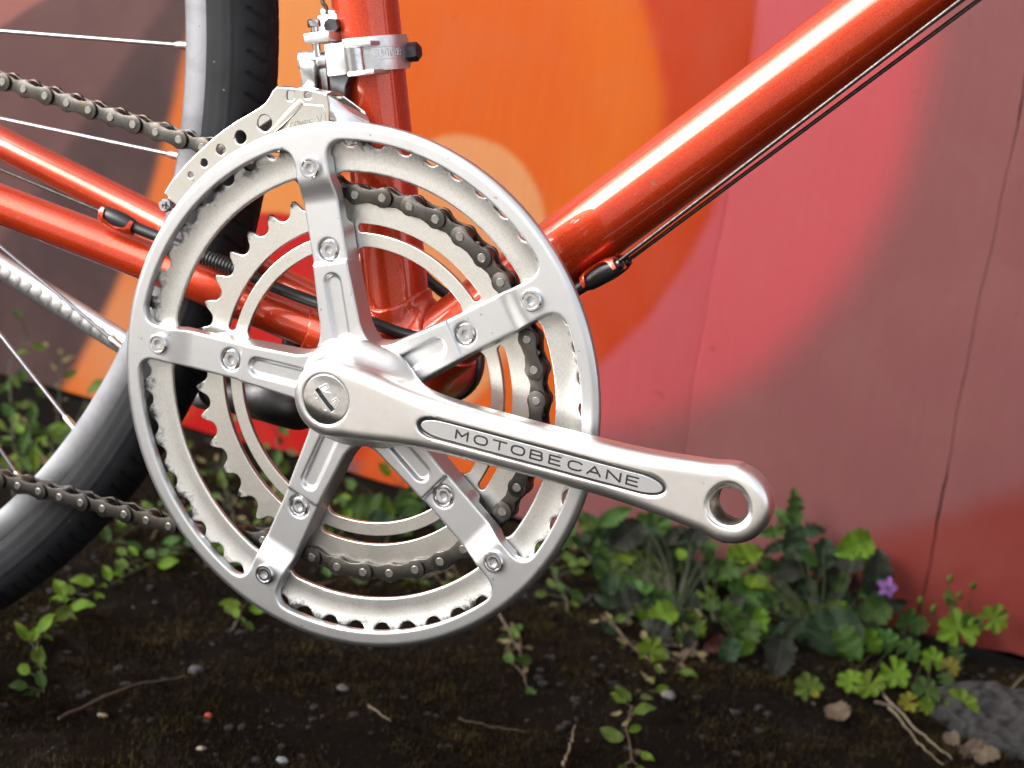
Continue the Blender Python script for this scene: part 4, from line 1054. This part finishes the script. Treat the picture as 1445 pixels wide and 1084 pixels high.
def leaf_mesh(kind, mat, seed=0):
    """unit leaf: base at origin, tip along +x, length 10 mm, facing +z; scaled per object"""
    r_ = random.Random(seed); v = [(0, 0, 0)]; f = []
    if kind == 'lobed':                          # round leaf with seven notched lobes, petiole at the middle
        n = 56; out = []
        for i in range(n):
            t = -math.pi + 0.30 + (2 * math.pi - 0.60) * i / (n - 1)
            k = 7 * (t + math.pi) / (2 * math.pi); u = abs((k % 1) - 0.5) * 2
            rr = 5.0 * (1 - 0.34 * u ** 3) * (1 - 0.09 * abs(math.cos(3 * math.pi * (k % 1)))) * (1 + .06 * math.sin(3 * t + seed))
            z = 0.9 * (rr / 5) ** 2 * (0.5 + 0.5 * math.cos(7 * t + math.pi)) + 0.35 * math.sin(2 * t + seed)
            out.append((rr * math.cos(t), rr * math.sin(t), z))
        v = [(0, 0, -.5)] + [(x * .55, y * .55, z * .45 - .25) for x, y, z in out] + out
        for i in range(n - 1): f += [(0, 1 + i, 2 + i), (1 + i, 1 + n + i, 2 + n + i, 2 + i)]
    else:
        prof = {'oval': lambda t: 2.6 * math.sin(math.pi * t ** .8) ** .8, 'small': lambda t: 2.9 * math.sin(math.pi * t ** .9) ** .75,
                'lance': lambda t: 1.7 * math.sin(math.pi * t ** .7) ** .9,
                'spiky': lambda t: 2.9 * math.sin(math.pi * t ** .75) ** .8 * (1 - 0.48 * ((t * 5.0) % 1) ** 1.5) + 0.15 * ((t * 15) % 1),
                'broad': lambda t: 3.8 * math.sin(math.pi * t ** .72) ** .62 * (1 - 0.22 * ((t * 6.0) % 1) ** 1.4 - .10 * ((t * 18) % 1))}[kind]
        n = {'small': 7, 'oval': 9}.get(kind, 44); bend = r_.uniform(0.3, 1.3); v = []
        for i in range(n):
            t = i / (n - 1); w_ = prof(min(max(t, 0.001), 0.999)) if 0 < i < n - 1 else 0.05
            x = 10 * t; z0 = -bend * 2.2 * t * t
            wv = 0.55 * math.sin(9 * t + seed) + .25 * math.sin(23 * t + 2 * seed)
            for s_, k in ((-1, 1.0), (-.5, .5), (0, 0), (.5, .5), (1, 1.0)): v.append((x, s_ * w_, z0 + 0.55 * k * k * w_ * .6 + (wv * abs(s_))))
        for i in range(n - 1):
            for j in range(4): a = i * 5 + j; f.append((a, a + 5, a + 6, a + 1))
    me = mesh_np('leaf', np.array(v, float), f, local=True); me.materials.append(LM[mat]); shade(me, 180); return me
_lc = {}
def leaf(plant, p, size, kind, mat, n=None, d=None, name='leaf'):
    """a leaf at p (mm), facing n, its tip towards d"""
    key = (kind, mat, rng.randrange(3))
    if key not in _lc: _lc[key] = leaf_mesh(kind, mat, key[2])
    n = Vector(n).normalized(); d = Vector(d); d = (d - n * d.dot(n)).normalized(); y_ = n.cross(d)
    m = Matrix((d, y_, n)).transposed().to_4x4() @ Matrix.Diagonal((size / 10, size / 10 * rng.uniform(.88, 1.12), size / 10, 1)); m.translation = V3(p)
    return put(name, _lc[key], None, plant, basis=m)
TOC = Vector((0.36, -0.90, 0.24))                # from the plants towards the viewer
def stem(plant, a, b, r=0.9, sag=6, mat='stem'):
    a, b = np.array(a, float), np.array(b, float); pts = []
    for t in np.linspace(0, 1, 7):
        q = a + (b - a) * t; q[2] += sag * math.sin(math.pi * t) * (1 - t * .3); q[0] += 2 * math.sin(5 * t + a[0]); pts.append(q)
    MB().tube(pts, [r * (1 - .4 * t) for t in np.linspace(0, 1, 7)], 6).obj('stem', LM[mat], plant, 60)
def plant(name, root_uv, label, cat, group, y=None):
    r_ = at_ground(*root_uv) if y is None else at(*root_uv, y)
    if y is not None: r_[2] = -AXLE
    r_[1] = min(r_[1], WALL_Y + WALL_S * r_[0] - 12); r_[2] = gz(r_[0], r_[1])
    e_ = empty(name, r_); tag(e_, label, cat, group); return e_, r_
def place(pl, root, items, zoomf, stems=True, mat_stem='stem', ydef=None):
    """items: (u, v, size px, kind, mat, tip direction deg in the photo, tilt, depth before the wall)"""
    for it in items:
        u, v_, sz, kind, mat, ang, tilt, dep = it
        uu, vv, k = zoomf(u, v_, sz)
        y = (WALL_Y - 15) - dep
        p = at(uu, vv, y)
        if p[2] < -AXLE + 7: p = at_ground(uu, vv, -AXLE + 7 + rng.uniform(0, 4)); y = p[1]
        p[1] = min(p[1], WALL_Y + WALL_S * p[0] - 6)
        mm = k * (y - CAM[1]) / 0.93 / FPX * 1.02
        n = TOC * (1 - tilt) + Vector((rng.uniform(-.25, .25), 0, tilt + .15)) + Vector((rng.uniform(-.2, .2), rng.uniform(-.1, .1), rng.uniform(-.2, .2)))
        a = math.radians(ang); d = Vector(ROT[0]) * math.cos(a) + Vector(-ROT[1]) * math.sin(a)
        if kind == 'lobed':
            leaf(pl, p, mm, kind, mat, n, d); base = p
        else:
            dn = np.array(d); base = p - dn * mm / 2; base[2] = max(base[2], gz(base[0], base[1]) + 1)
            leaf(pl, base, mm, kind, mat, n, d)
        if stems and np.linalg.norm(base - root) > 12: stem(pl, root, base - np.array(n) * 0.6, 0.42 if mm < 24 else 0.6, sag=min(14, .12 * np.linalg.norm(base - root)), mat=mat_stem)
zA = lambda u, v, s: (1045 + u / 3.6125, 740 + v / 3.6125, s / 3.6125)
zB = lambda u, v, s: (780 + u / 2.173, 660 + v / 2.173, s / 2.173)
zI = lambda u, v, s: (u, v, s)
# geraniums on the right
pl, rt = plant('geranium', (1265, 915), 'bright green round lobed geranium tuft low in front of the dark broad leaves', 'plant', 'geraniums at the wall foot')
place(pl, rt, [(650, 600, 150, 'lobed', 'bright', 60, .1, 25), (745, 590, 125, 'lobed', 'mid', 20, .2, 15), (560, 800, 150, 'lobed', 'bright', 140, .25, 40), (660, 815, 165, 'lobed', 'bright', 250, .25, 50), (785, 755, 175, 'lobed', 'bright', 300, .2, 40),
               (860, 640, 130, 'lobed', 'mid', 40, .2, 20), (860, 500, 150, 'lobed', 'mid', 80, .0, 12), (905, 510, 110, 'lobed', 'mid', 0, .1, 10)], zA)
pl, rt = plant('geranium', (1318, 935), 'geranium with one orange leaf beside the pale stone on the right', 'plant', 'geraniums at the wall foot')
place(pl, rt, [(945, 850, 150, 'lobed', 'mid', 60, .25, 45), (855, 905, 110, 'lobed', 'yellow', 190, .3, 50), (945, 925, 100, 'lobed', 'bright', 260, .3, 55), (980, 690, 130, 'lobed', 'bright', 90, .1, 25), (1070, 725, 100, 'lobed', 'yellow', 40, .1, 30), (1045, 790, 90, 'lobed', 'mid', 0, .2, 20), (1125, 912, 180, 'lobed', 'bright', 330, .3, 55)], zA)
pl, rt = plant('geranium', (1352, 915), 'tall geranium with green buds against the brick red boards', 'plant', 'geraniums at the wall foot')
place(pl, rt, [(1110, 535, 205, 'lobed', 'bright', 100, .05, 14), (1180, 520, 120, 'lobed', 'mid', 30, .0, 8), (1290, 480, 160, 'lobed', 'bright', 20, .05, 12), (1100, 660, 90, 'lobed', 'mid', 200, .1, 8), (1060, 360, 60, 'lobed', 'lime', 90, 0, 6), (1070, 400, 60, 'lobed', 'mid', 60, 0, 6)], zA)
for (u, v_, s_) in ((1068, 278, 9), (1185, 312, 9), (918, 388, 11), (985, 430, 8), (1118, 362, 8)):
    q = at(*zA(u, v_, 1)[:2], WALL_Y - 24); q[1] = min(q[1], WALL_Y + WALL_S * q[0] - 8)
    b_ = MB().lathe([(.4, -3.2), (1.6, -2.4), (2.2, -.6), (2.0, 1.0), (1.1, 2.6), (.3, 4.0)], 10, c=q, ax=(0.1, -.2, 1)); b_.obj('bud', LM['lime'], pl, 60); stem(pl, rt, q + np.array([0, 0, -3]), .5, 5)
pl, rt = plant('geranium', (1140, 985), 'single yellowish green lobed leaf lying on the dark soil', 'plant', 'geraniums at the wall foot')
place(pl, rt, [(345, 828, 150, 'lobed', 'lime', 100, .35, 50)], zA); place(pl, rt, [(375, 860, 60, 'lobed', 'yellow', 300, .4, 52)], zA)
pl, rt = plant('geranium', (905, 870), 'rounded scalloped green leaves under the pedal end of the crank', 'plant', 'geraniums at the wall foot')
place(pl, rt, [(262, 408, 135, 'lobed', 'mid', 200, .1, 45), (300, 560, 100, 'lobed', 'bright', 60, .25, 70), (350, 455, 60, 'lobed', 'mid', 20, .2, 50), (310, 185, 130, 'lobed', 'mid', 90, .0, 12)], zB)
# sow thistles with big dark leaves
pl, rt = plant('sow_thistle', (1120, 885), 'broad dark purple green leaves of the weed beside the violet flower', 'plant', 'broad leaved weeds at the wall foot')
place(pl, rt, [(845, 520, 210, 'broad', 'dark', 200, .3, 40), (870, 470, 190, 'broad', 'dark', 100, .2, 32), (680, 585, 140, 'broad', 'purple', 250, .3, 50), (880, 300, 150, 'lance', 'mid', 100, .0, 12), (850, 330, 120, 'lance', 'mid', 70, .1, 14), (1000, 335, 165, 'broad', 'purple', 80, .0, 12), (985, 300, 120, 'spiky', 'mid', 85, 0, 9),
               (1010, 430, 210, 'lance', 'purple', 20, .3, 30), (920, 380, 105, 'broad', 'red', 70, .0, 8), (755, 485, 90, 'oval', 'purple', 150, .2, 30), (790, 385, 110, 'broad', 'purple', 60, .1, 15)], zB)
pl, rt = plant('sow_thistle', (1010, 880), 'jagged leafed green weed growing under the pedal hole of the crank', 'plant', 'broad leaved weeds at the wall foot')
place(pl, rt, [(345, 300, 230, 'broad', 'dark', 130, .1, 25), (410, 360, 150, 'broad', 'purple', 250, .1, 35), (590, 440, 190, 'spiky', 'mid', 60, .2, 40), (560, 480, 150, 'spiky', 'mid', 300, .3, 45), (640, 400, 140, 'spiky', 'mid', 80, .1, 30), (560, 300, 140, 'spiky', 'mid', 30, .0, 20), (530, 330, 110, 'spiky', 'mid', 150, .1, 25),
               (540, 570, 100, 'broad', 'dark', 260, .3, 50), (500, 545, 80, 'broad', 'red', 200, .3, 45), (430, 420, 90, 'oval', 'purple', 110, .1, 35), (415, 545, 100, 'oval', 'purple', 265, .2, 50), (610, 520, 120, 'spiky', 'mid', 270, .3, 50), (470, 250, 90, 'oval', 'mid', 120, 0, 14)], zB)
pl, rt = plant('sow_thistle', (1112, 850), 'tall upright weed with pointed leaves climbing the red boards', 'plant', 'broad leaved weeds at the wall foot')
place(pl, rt, [(742, 120, 120, 'spiky', 'mid', 92, .0, 10), (720, 165, 100, 'spiky', 'mid', 130, .0, 12), (790, 195, 100, 'spiky', 'dark', 10, .1, 12), (670, 200, 80, 'spiky', 'mid', 190, .1, 12), (735, 240, 130, 'spiky', 'dark', 280, .2, 16), (760, 285, 130, 'spiky', 'dark', 320, .2, 18), (680, 250, 90, 'spiky', 'dark', 210, .1, 14), (820, 270, 60, 'oval', 'dark', 20, .1, 10), (700, 330, 130, 'spiky', 'dark', 240, .2, 20), (770, 350, 130, 'spiky', 'dark', 330, .2, 20)], zB)
stem(pl, rt, at(*zB(735, 110, 1)[:2], WALL_Y - 22), 1.4, 3)
# undergrowth filling the clump, each leaf on one of two low weeds
for nm, rt_, box, lb in (('sow_thistle', (960, 870), (850, 1010, 745, 900), 'tangled low weed behind the scalloped leaves left of the crank end'), ('sow_thistle', (1150, 905), (1030, 1230, 770, 925), 'tangled low weed filling the clump under the violet flower')):
    pl, rt = plant(nm, rt_, lb, 'plant', 'broad leaved weeds at the wall foot')
    its = []
    for k in range(56):
        u_, v_ = rng.uniform(box[0], box[1]), rng.uniform(box[2], box[3])
        its.append((u_, v_, rng.uniform(20, 62), rng.choice(['spiky', 'broad', 'oval', 'broad', 'lobed', 'spiky', 'broad']), rng.choice(['dark', 'mid', 'dark', 'purple', 'mid', 'bright']), rng.uniform(0, 360), rng.uniform(0, .4), rng.uniform(8, 45)))
    place(pl, rt, its, zI)
# violet flower
pl, rt = plant('violet_flower', (1232, 880), 'small violet flower among the leaves by the brick red boards', 'flower', None)
fc = at(1252, 829, WALL_Y - 30)
for k in range(5):
    a = 2 * math.pi * k / 5; d = Vector(ROT[0]) * math.cos(a) + Vector(-ROT[1]) * math.sin(a)
    if 'petal' not in LM: LM['petal'] = leaf_mat('violet_petal', (0.40, 0.16, 0.50, 1), (0.48, 0.22, 0.58, 1), None)
    leaf(pl, fc, 8.0, 'broad', 'petal', TOC + Vector((0, 0, .2)), d, 'petal')
MB().lathe([(.3, -1), (1.2, -.4), (1.2, .5), (.4, 1)], 10, c=fc + np.array(TOC) * 1.0, ax=TOC).obj('flower_centre', LM['lime'], pl, 60)
stem(pl, rt, fc - np.array(TOC) * 1, .6, 3)

# small weeds: sprawling stems with pairs of small leaves
def sprawl(pts, n, size, mats, label, dep, name='chickweed', lift=0.0, stem_mat='stem', spread=9, group='sprawling weeds on the soil', kind='small', flowers=0, dense=1.5):
    """pts: photo polyline the stem follows, from its root"""
    W3 = []
    for i, (u, v_) in enumerate(pts):
        y = dep[i] if hasattr(dep, '__len__') else dep
        q = at(u, v_, y)
        if q[2] < -AXLE + 2: q = at_ground(u, v_, -AXLE + 3)
        q[1] = min(q[1], WALL_Y + WALL_S * q[0] - 5); W3.append(q)
    root = W3[0].copy(); root[2] = gz(root[0], root[1]); e_ = empty(name, root); tag(e_, label, 'weed', group)
    W3 = [root] + W3; W3 = np.array(W3); cum = np.r_[0, np.cumsum(np.linalg.norm(np.diff(W3, axis=0), axis=1))]
    P_ = lambda t: np.array([np.interp(t * cum[-1], cum, W3[:, k]) for k in range(3)])
    MB().tube([P_(t) + np.array([1.5 * math.sin(9 * t), 0, 1.5 * math.cos(7 * t)]) for t in np.linspace(0, 1, 16)], [1.0 - .5 * t for t in np.linspace(0, 1, 16)], 6).obj('stem', LM[stem_mat], e_, 60)
    n = int(n * dense)
    for i in range(n):
        t = (i + rng.uniform(.1, .9)) / n; c_ = P_(min(1, .06 + t * .96)); a = rng.uniform(0, 6.28)
        off = np.array([math.cos(a), rng.uniform(-.5, .3), math.sin(a)]) * rng.uniform(.25, 1) * spread
        p = c_ + off; p[2] = max(p[2], gz(p[0], p[1]) + 2); p[1] = min(p[1], WALL_Y + WALL_S * p[0] - 4)
        d = Vector(off) + Vector((rng.uniform(-3, 3), 0, rng.uniform(-2, 4)))
        if d.length < .5: d = Vector((1, 0, 0.3))
        sz = size * rng.uniform(.65, 1.3)
        mt_ = rng.choice(mats); kd_ = rng.choice(['small', 'oval']) if kind == 'small' else kind
        if mt_ == 'dry': kd_ = rng.choice(['lance', 'oval']); sz *= .8
        leaf(e_, p, sz, kd_, mt_, TOC * rng.uniform(.4, 1) + Vector((rng.uniform(-.5, .5), 0, rng.uniform(.0, .9))), d)
        if np.linalg.norm(off) > 5: MB().tube([c_, p], [.45, .3], 5).obj('stem', LM[stem_mat], e_, 60)
    for i in range(flowers):
        c_ = P_(rng.uniform(.6, 1)) + np.array([rng.uniform(-8, 8), -3, rng.uniform(0, 8)])
        for k in range(4):
            a = 1.57 * k; leaf(e_, c_, 3.2, 'small', 'dry', TOC, Vector(ROT[0]) * math.cos(a) + Vector(-ROT[1]) * math.sin(a), 'petal')
    return e_
G1 = ['bright', 'mid', 'lime']; G2 = ['lime', 'dry', 'mid', 'lime']
# left, behind the rear wheel
sprawl([(30, 700), (20, 610), (10, 520), (40, 470)], 16, 12, G1, 'leafy weed at the left edge behind the wheel spokes', 540, spread=16)
sprawl([(70, 690), (80, 600), (85, 500)], 15, 11, G1 + ['dry'], 'upright weed between the kickstand and the wheel rim', 550, spread=15, flowers=3)
sprawl([(120, 660), (105, 600), (120, 565)], 12, 16, G1, 'bright leaved weed below the orange paint wedge', 540, spread=14)
sprawl([(60, 720), (50, 660), (35, 590)], 14, 12, ['mid', 'bright', 'dry'], 'low weed seen between the rim and the lower chain', 520, spread=16)
sprawl([(215, 760), (240, 700), (250, 640), (240, 600)], 14, 11, G1, 'weed seen through the left gap of the guard ring', 540, spread=13)
sprawl([(260, 780), (200, 800), (140, 830), (90, 860), (50, 910), (60, 980)], 24, 13, ['bright', 'mid', 'bright', 'lime'], 'trailing vine creeping over the soil below the tyre', [470, 440, 420, 400, 370, 330], name='trailing_vine', spread=8)
sprawl([(180, 800), (230, 775), (300, 770), (330, 800)], 16, 13, G1, 'leafy runner under the lower chain left of the guard ring', [450, 455, 455, 450], spread=10)
sprawl([(330, 790), (270, 740), (200, 740), (150, 770)], 14, 12, G1 + ['dry'], 'mixed weed between tyre and guard ring above the soil', 490, spread=14)
sprawl([(20, 690), (-10, 640), (-30, 560)], 9, 12, G1, 'weed at the far left edge of the soil', 545, spread=14)
# behind the crankset
sprawl([(330, 745), (320, 690), (315, 640), (330, 590)], 18, 10, G2, 'pale weed behind the lower left of the small chainring', 540, spread=16)
sprawl([(390, 740), (385, 670), (390, 610), (400, 565)], 20, 10, G2, 'tall pale weed in front of the red paint under the crank boss', 555, spread=14)
sprawl([(350, 780), (370, 740), (430, 730)], 12, 11, ['mid', 'lime', 'dry'], 'weed behind the lower left spider arm', 500, spread=16)
sprawl([(475, 760), (500, 720), (520, 700)], 10, 13, ['mid', 'bright'], 'weed seen under the hub between two spider arms', 540, spread=13)
sprawl([(545, 765), (560, 710), (570, 660)], 10, 12, ['mid', 'bright', 'lime'], 'weed in front of the orange paint beside the lower right arm', 545, spread=12)
pl, rt = plant('dock', (560, 730), 'large dull green leaves seen through the lower gap of the small chainring', 'plant', 'broad leaved weeds at the wall foot')
place(pl, rt, [(520, 722, 80, 'broad', 'mid', 170, .2, 30), (580, 715, 60, 'broad', 'mid', 60, .1, 25), (600, 690, 50, 'oval', 'dark', 80, 0, 20), (545, 745, 60, 'broad', 'dark', 330, .3, 40), (450, 650, 40, 'oval', 'mid', 120, 0, 15), (640, 730, 60, 'broad', 'dark', 20, .2, 30)], zI)
sprawl([(440, 830), (480, 815), (530, 812), (600, 815), (640, 800)], 14, 9, ['dry', 'mid', 'lime'], 'withered runner seen below the chain through the rings', 430, spread=10, stem_mat='dry_stem')
sprawl([(330, 880), (350, 850), (372, 840)], 6, 12, ['bright', 'lime'], 'few bright leaves seen beside the lower left bolt', 400, spread=8)
# right of the guard ring
sprawl([(840, 800), (825, 770), (800, 740)], 14, 11, G2, 'pale small leaved weed at the right edge of the guard ring', 550, spread=14, flowers=3)
sprawl([(800, 860), (790, 820), (770, 790), (760, 760)], 14, 10, G2, 'yellowish weed low beside the guard ring', 520, spread=14)
sprawl([(860, 790), (850, 770), (835, 740)], 7, 24, ['mid', 'dark'], 'two leaved dull green seedling left of the crank plants', 560, spread=10, kind='oval')
sprawl([(850, 870), (880, 900), (920, 930), (960, 900), (990, 880)], 16, 9, ['dry', 'lime', 'dry'], 'dried creeping weed in front of the geranium leaves', [480, 470, 450, 455, 460], spread=10, stem_mat='dry_stem')
sprawl([(720, 880), (735, 905), (715, 930), (740, 960)], 10, 10, ['lime', 'dry', 'mid'], 'short weed on the soil right below the guard ring', [480, 460, 440, 420], spread=9, stem_mat='dry_stem')
sprawl([(985, 905), (945, 950), (900, 985), (880, 1030), (890, 1075)], 20, 13, ['dry', 'lime', 'dry', 'bright'], 'pale trailing weed running to the bottom edge', [430, 400, 360, 330, 300], name='trailing_weed', spread=9, stem_mat='dry_stem')
sprawl([(920, 820), (900, 850), (880, 880)], 12, 8, ['lime', 'dry', 'mid'], 'tiny leaved weed between soil and round green leaf', 530, spread=12, flowers=2)

# ------------------------------------------------------------------ stones, twigs, litter
def stone_mesh(seed, n=3):
    bm = bmesh.new(); bmesh.ops.create_icosphere(bm, subdivisions=n, radius=1.0); r_ = random.Random(seed)
    ph = [r_.uniform(0, 6.28) for _ in range(9)]
    for q in bm.verts:
        x, y, z = q.co; k = 1 + .16 * math.sin(2.3 * x + ph[0]) + .14 * math.sin(2.9 * y + ph[1]) + .12 * math.sin(3.1 * z + ph[2]) + .06 * math.sin(6 * x + 5 * y + ph[3]); q.co *= k
    me = bpy.data.meshes.new('stone'); bm.to_mesh(me); bm.free(); shade(me, 180); return me
def stone(u, v_, w_mm, mat, label, name='pebble', flat=.55, group='pebbles on the soil'):
    p = at_ground(u, v_); p[2] = gz(p[0], p[1]); me = stone_mesh(int(u * 7 + v_))
    w_mm *= .62; k = w_mm / 2 * MM
    m = Matrix.Rotation(rng.uniform(0, 6.28), 4, 'Z') @ Matrix.Diagonal((k, k * .75, k * flat, 1)); m.translation = V3(p + np.array([0, 0, w_mm * .12]))
    o = put(name, me, mat, basis=m); tag(o, label, 'stone', group)
SM = lambda n_, c: plain(n_, c, 0.7, 200, 0.45, 0.5, 0.0006)
stone(278, 947, 17, SM('slate_stone', (0.06,0.066,0.072,1)), 'flat blue grey pebble on the soil left of centre')
stone(294, 1016, 9, SM('red_stone', (0.42, 0.06, 0.03, 1)), 'small red pebble on the dark soil')
stone(145, 1014, 9, SM('tan_stone', (0.26,0.20,0.13,1)), 'small tan pebble left of the red one')
stone(285, 1057, 8, SM('cream_stone', (0.32,0.28,0.2,1)), 'small cream pebble near the bottom edge', flat=.4)
stone(484, 973, 12, SM('grey_stone', (0.07,0.065,0.065,1)), 'grey pebble on the soil under the guard ring')
stone(398, 1076, 11, SM('pale_stone', (0.13,0.135,0.14,1)), 'pale grey pebble cut by the bottom edge')
stone(940, 995, 16, SM('ash_stone', (0.11,0.105,0.1,1)), 'ash grey stone in the soil beside the dried weed')
lr_ = np.random.default_rng(8); LW = [(lr_.uniform(.05, 1.1), lr_.uniform(0, 6.28), lr_.uniform(0, 6.28), lr_.uniform(0, 6.28)) for _ in range(26)]
def lumpf(X, Y, Z):
    n = 0
    for f_, a_, b_, c_ in LW: n = n + (0.32 / f_) ** .45 * .6 * np.sin((X * math.cos(a_) + Y * math.sin(a_)) * f_ + b_ + .6 * np.sin(Y * f_ * .7 + Z * f_ + c_))
    d = np.sqrt((X / 1.5) ** 2 + (Y / .9) ** 2) - 64 + .9 * n
    return smax(d * .7, Z - 7 - .75 * n + .04 * X, 2)
lp = at_ground(1400, 1000)
o = put('concrete_lump', snets('concrete_lump', lumpf, (-120, -84, -8), (120, 84, 30), 1.3, local=True), concrete('old_concrete', (0.012, 0.0115, 0.011, 1), (0.026, 0.025, 0.024, 1)), basis=Matrix.Translation(V3((lp[0] + 60, lp[1] - 10, -AXLE - 4))), smooth=180)
tag(o, 'rough grey concrete lump at the right edge below the boards', 'stone')
def twig(pts, r, mat, label, y=None):
    W3 = [];
    for (u, v_) in pts: q = at_ground(u, v_); q[2] = gz(q[0], q[1]) + r + rng.uniform(0.5, 4); W3.append(q)
    W3 = np.array(W3); tt = np.linspace(0, 1, 14); t0 = np.linspace(0, 1, len(W3))
    P_ = [np.array([np.interp(t, t0, W3[:, k]) for k in range(3)]) + np.array([rng.uniform(-1, 1), 0, rng.uniform(-.5, .8)]) for t in tt]
    r *= .62
    o = MB().tube(P_, [r * (1 - .6 * t) * rng.uniform(.8, 1.2) for t in tt], 8).obj('twig', mat, None, 60); tag(o, label, 'twig', 'twigs on the soil')
TW = plain('dead_twig', (0.085,0.06,0.04,1), 0.8, 200, 0.5); TW2 = plain('bleached_straw', (0.18,0.145,0.095,1), 0.8, 200, 0.4)
twig([(80, 1022), (150, 985), (200, 972), (262, 966)], 1.2, TW, 'long crooked twig lying on the soil at the left')
twig([(645, 1020), (690, 1025), (740, 1032)], 1.1, TW, 'short twig on the soil at the bottom centre')
twig([(520, 1005), (548, 1030)], 1.0, TW2, 'tiny straw on the soil below the guard ring')
twig([(795, 1084), (812, 1030)], 1.3, TW2, 'upright pale straw at the bottom edge')
twig([(1240, 985), (1290, 1030), (1345, 1075)], 1.3, TW2, 'long dry straw in front of the geraniums')
twig([(1255, 1005), (1300, 1050), (1330, 1084)], 1.1, TW2, 'second dry straw below the geraniums')
twig([(1235, 995), (1265, 1005), (1300, 1008)], 1.6, TW, 'brown stick at the foot of the geraniums')
twig([(700, 870), (730, 930), (742, 970)], 1.3, TW, 'leaning twig on the soil right of the guard ring')
twig([(1445, 960), (1400, 1000), (1385, 1020)], 1.0, TW2, 'straw across the concrete lump')
LM['litter'] = leaf_mat('brown_leaf_litter', (0.08,0.056,0.04,1), (0.12,0.09,0.065,1), (0.10, 0.07, 0.05, 1), 0.8)
for (u, v_, s_, a, lb) in ((1190, 1025, 22, 40, 'curled grey brown dead leaf below the lone lobed leaf'), (1360, 1055, 26, 150, 'crumpled brown dead leaf near the bottom right'), (1410, 1075, 22, 60, 'brown dead leaf at the bottom right corner'), (980, 940, 12, 10, 'small dead leaf beside the ash grey stone'), (1340, 1035, 16, 250, 'small tan dead leaf between the straws')):
    q = at_ground(u, v_); q[2] = gz(q[0], q[1]) + 5; o = leaf(None, q, s_, 'broad', 'litter', (rng.uniform(-.5, .5), -.5, 1), (math.cos(a), math.sin(a), .1), 'dead_leaf'); tag(o, lb, 'leaf', 'dead leaves on the soil')
# crumbs of stone and soil, and moss: too many and too small to count
def scatter(name, n, sizes, mats, area, label, cat, seed, squash=.7, dens=None):
    r_ = np.random.default_rng(seed); base = stone_mesh(seed, 1); k = len(base.vertices); bv = np.empty(k * 3, np.float32); base.vertices.foreach_get('co', bv); bv = bv.reshape(-1, 3)
    bf = np.array([list(q.vertices) for q in base.polygons]); x = r_.uniform(area[0], area[1], n); y = r_.uniform(area[2], area[3], n)
    s_ = sizes[0] + (sizes[1] - sizes[0]) * r_.random(n) ** 4; a = r_.uniform(0, 6.28, n)
    keep = y < WALL_Y + WALL_S * x - 4
    if dens is not None: keep &= r_.random(n) < dens(x, y)
    x, y, s_, a = x[keep], y[keep], s_[keep], a[keep]; n = len(x); z = ground_z(x, y)
    vx = (bv[None, :, 0] * np.cos(a)[:, None] - bv[None, :, 1] * np.sin(a)[:, None] * .75) * s_[:, None] + x[:, None]
    vy = (bv[None, :, 0] * np.sin(a)[:, None] + bv[None, :, 1] * np.cos(a)[:, None] * .75) * s_[:, None] + y[:, None]
    vz = bv[None, :, 2] * s_[:, None] * squash + z[:, None] + s_[:, None] * .15
    me = mesh_np(name, np.stack([vx, vy, vz], -1).reshape(-1, 3), (bf[None] + (np.arange(n) * k)[:, None, None]).reshape(-1, bf.shape[1]))
    o = put(name, me, mats, smooth=40); tag(o, label, cat, kind='stuff')
def crumb_mat():
    t = NT('soil_crumbs'); p = t.pos(); a = t.noise(p, 45, 2, 0.5); b = t.noise(p, 23, 2, .5)
    base = t.ramp(a, (0.30, lin(7, 5, 4)), (0.52, lin(15, 12, 9)), (0.70, lin(26, 22, 19)), (0.80, lin(62, 57, 51)))
    return t.set(base=base, rough=.9, normal=t.bump(t.noise(p, 900, 3, .6), .5, .0006))
AREA = (-420, 520, 20, 600)
patch = lambda x, y: np.clip(.25 + .9 * fbm(x, y, 21, 3, .006), .03, 1)
scatter('gravel', 9000, (0.5, 4.2), crumb_mat(), AREA, 'fine grit and soil crumbs scattered over the dark ground', 'gravel', 5, dens=patch)
scatter('chips', 160, (0.4, 1.9), SM('pale_chip', (0.20, 0.18, 0.15, 1)), AREA, 'pale stone chips sprinkled over the dark soil', 'gravel', 9, .5)
def moss_blades(n, area, seed):
    r_ = np.random.default_rng(seed); x = r_.uniform(area[0], area[1], n); y = r_.uniform(area[2], area[3], n)
    keep = (y < WALL_Y + WALL_S * x - 3) & (r_.random(n) < np.clip(.6 + 1.0 * fbm(x, y, 33, 3, .007), 0.08, 1)); x, y = x[keep], y[keep]; n = len(x); z = ground_z(x, y)
    a = r_.uniform(0, 6.28, n); h = r_.uniform(1.2, 3.6, n); w_ = r_.uniform(.35, .7, n); lx, ly = r_.normal(0, 1.1, n), r_.normal(0, 1.1, n)
    v = np.stack([np.stack([x - w_ * np.cos(a), y - w_ * np.sin(a), z - .4], -1), np.stack([x + w_ * np.cos(a), y + w_ * np.sin(a), z - .4], -1), np.stack([x + lx, y + ly, z + h], -1)], 1).reshape(-1, 3)
    me = mesh_np('moss', v, np.arange(3 * n).reshape(-1, 3)); t = NT('moss_green'); p = t.pos()
    base = t.ramp(t.noise(p, 30, 4, .6), (0.3, lin(15, 9, 3)), (0.5, lin(33, 22, 7)), (0.74, lin(60, 50, 14)))
    o = put('moss', me, t.set(base=base, rough=.9, spec=.2)); tag(o, 'dark brownish green moss covering the soil', 'moss', kind='stuff')
moss_blades(260000, AREA, 4)
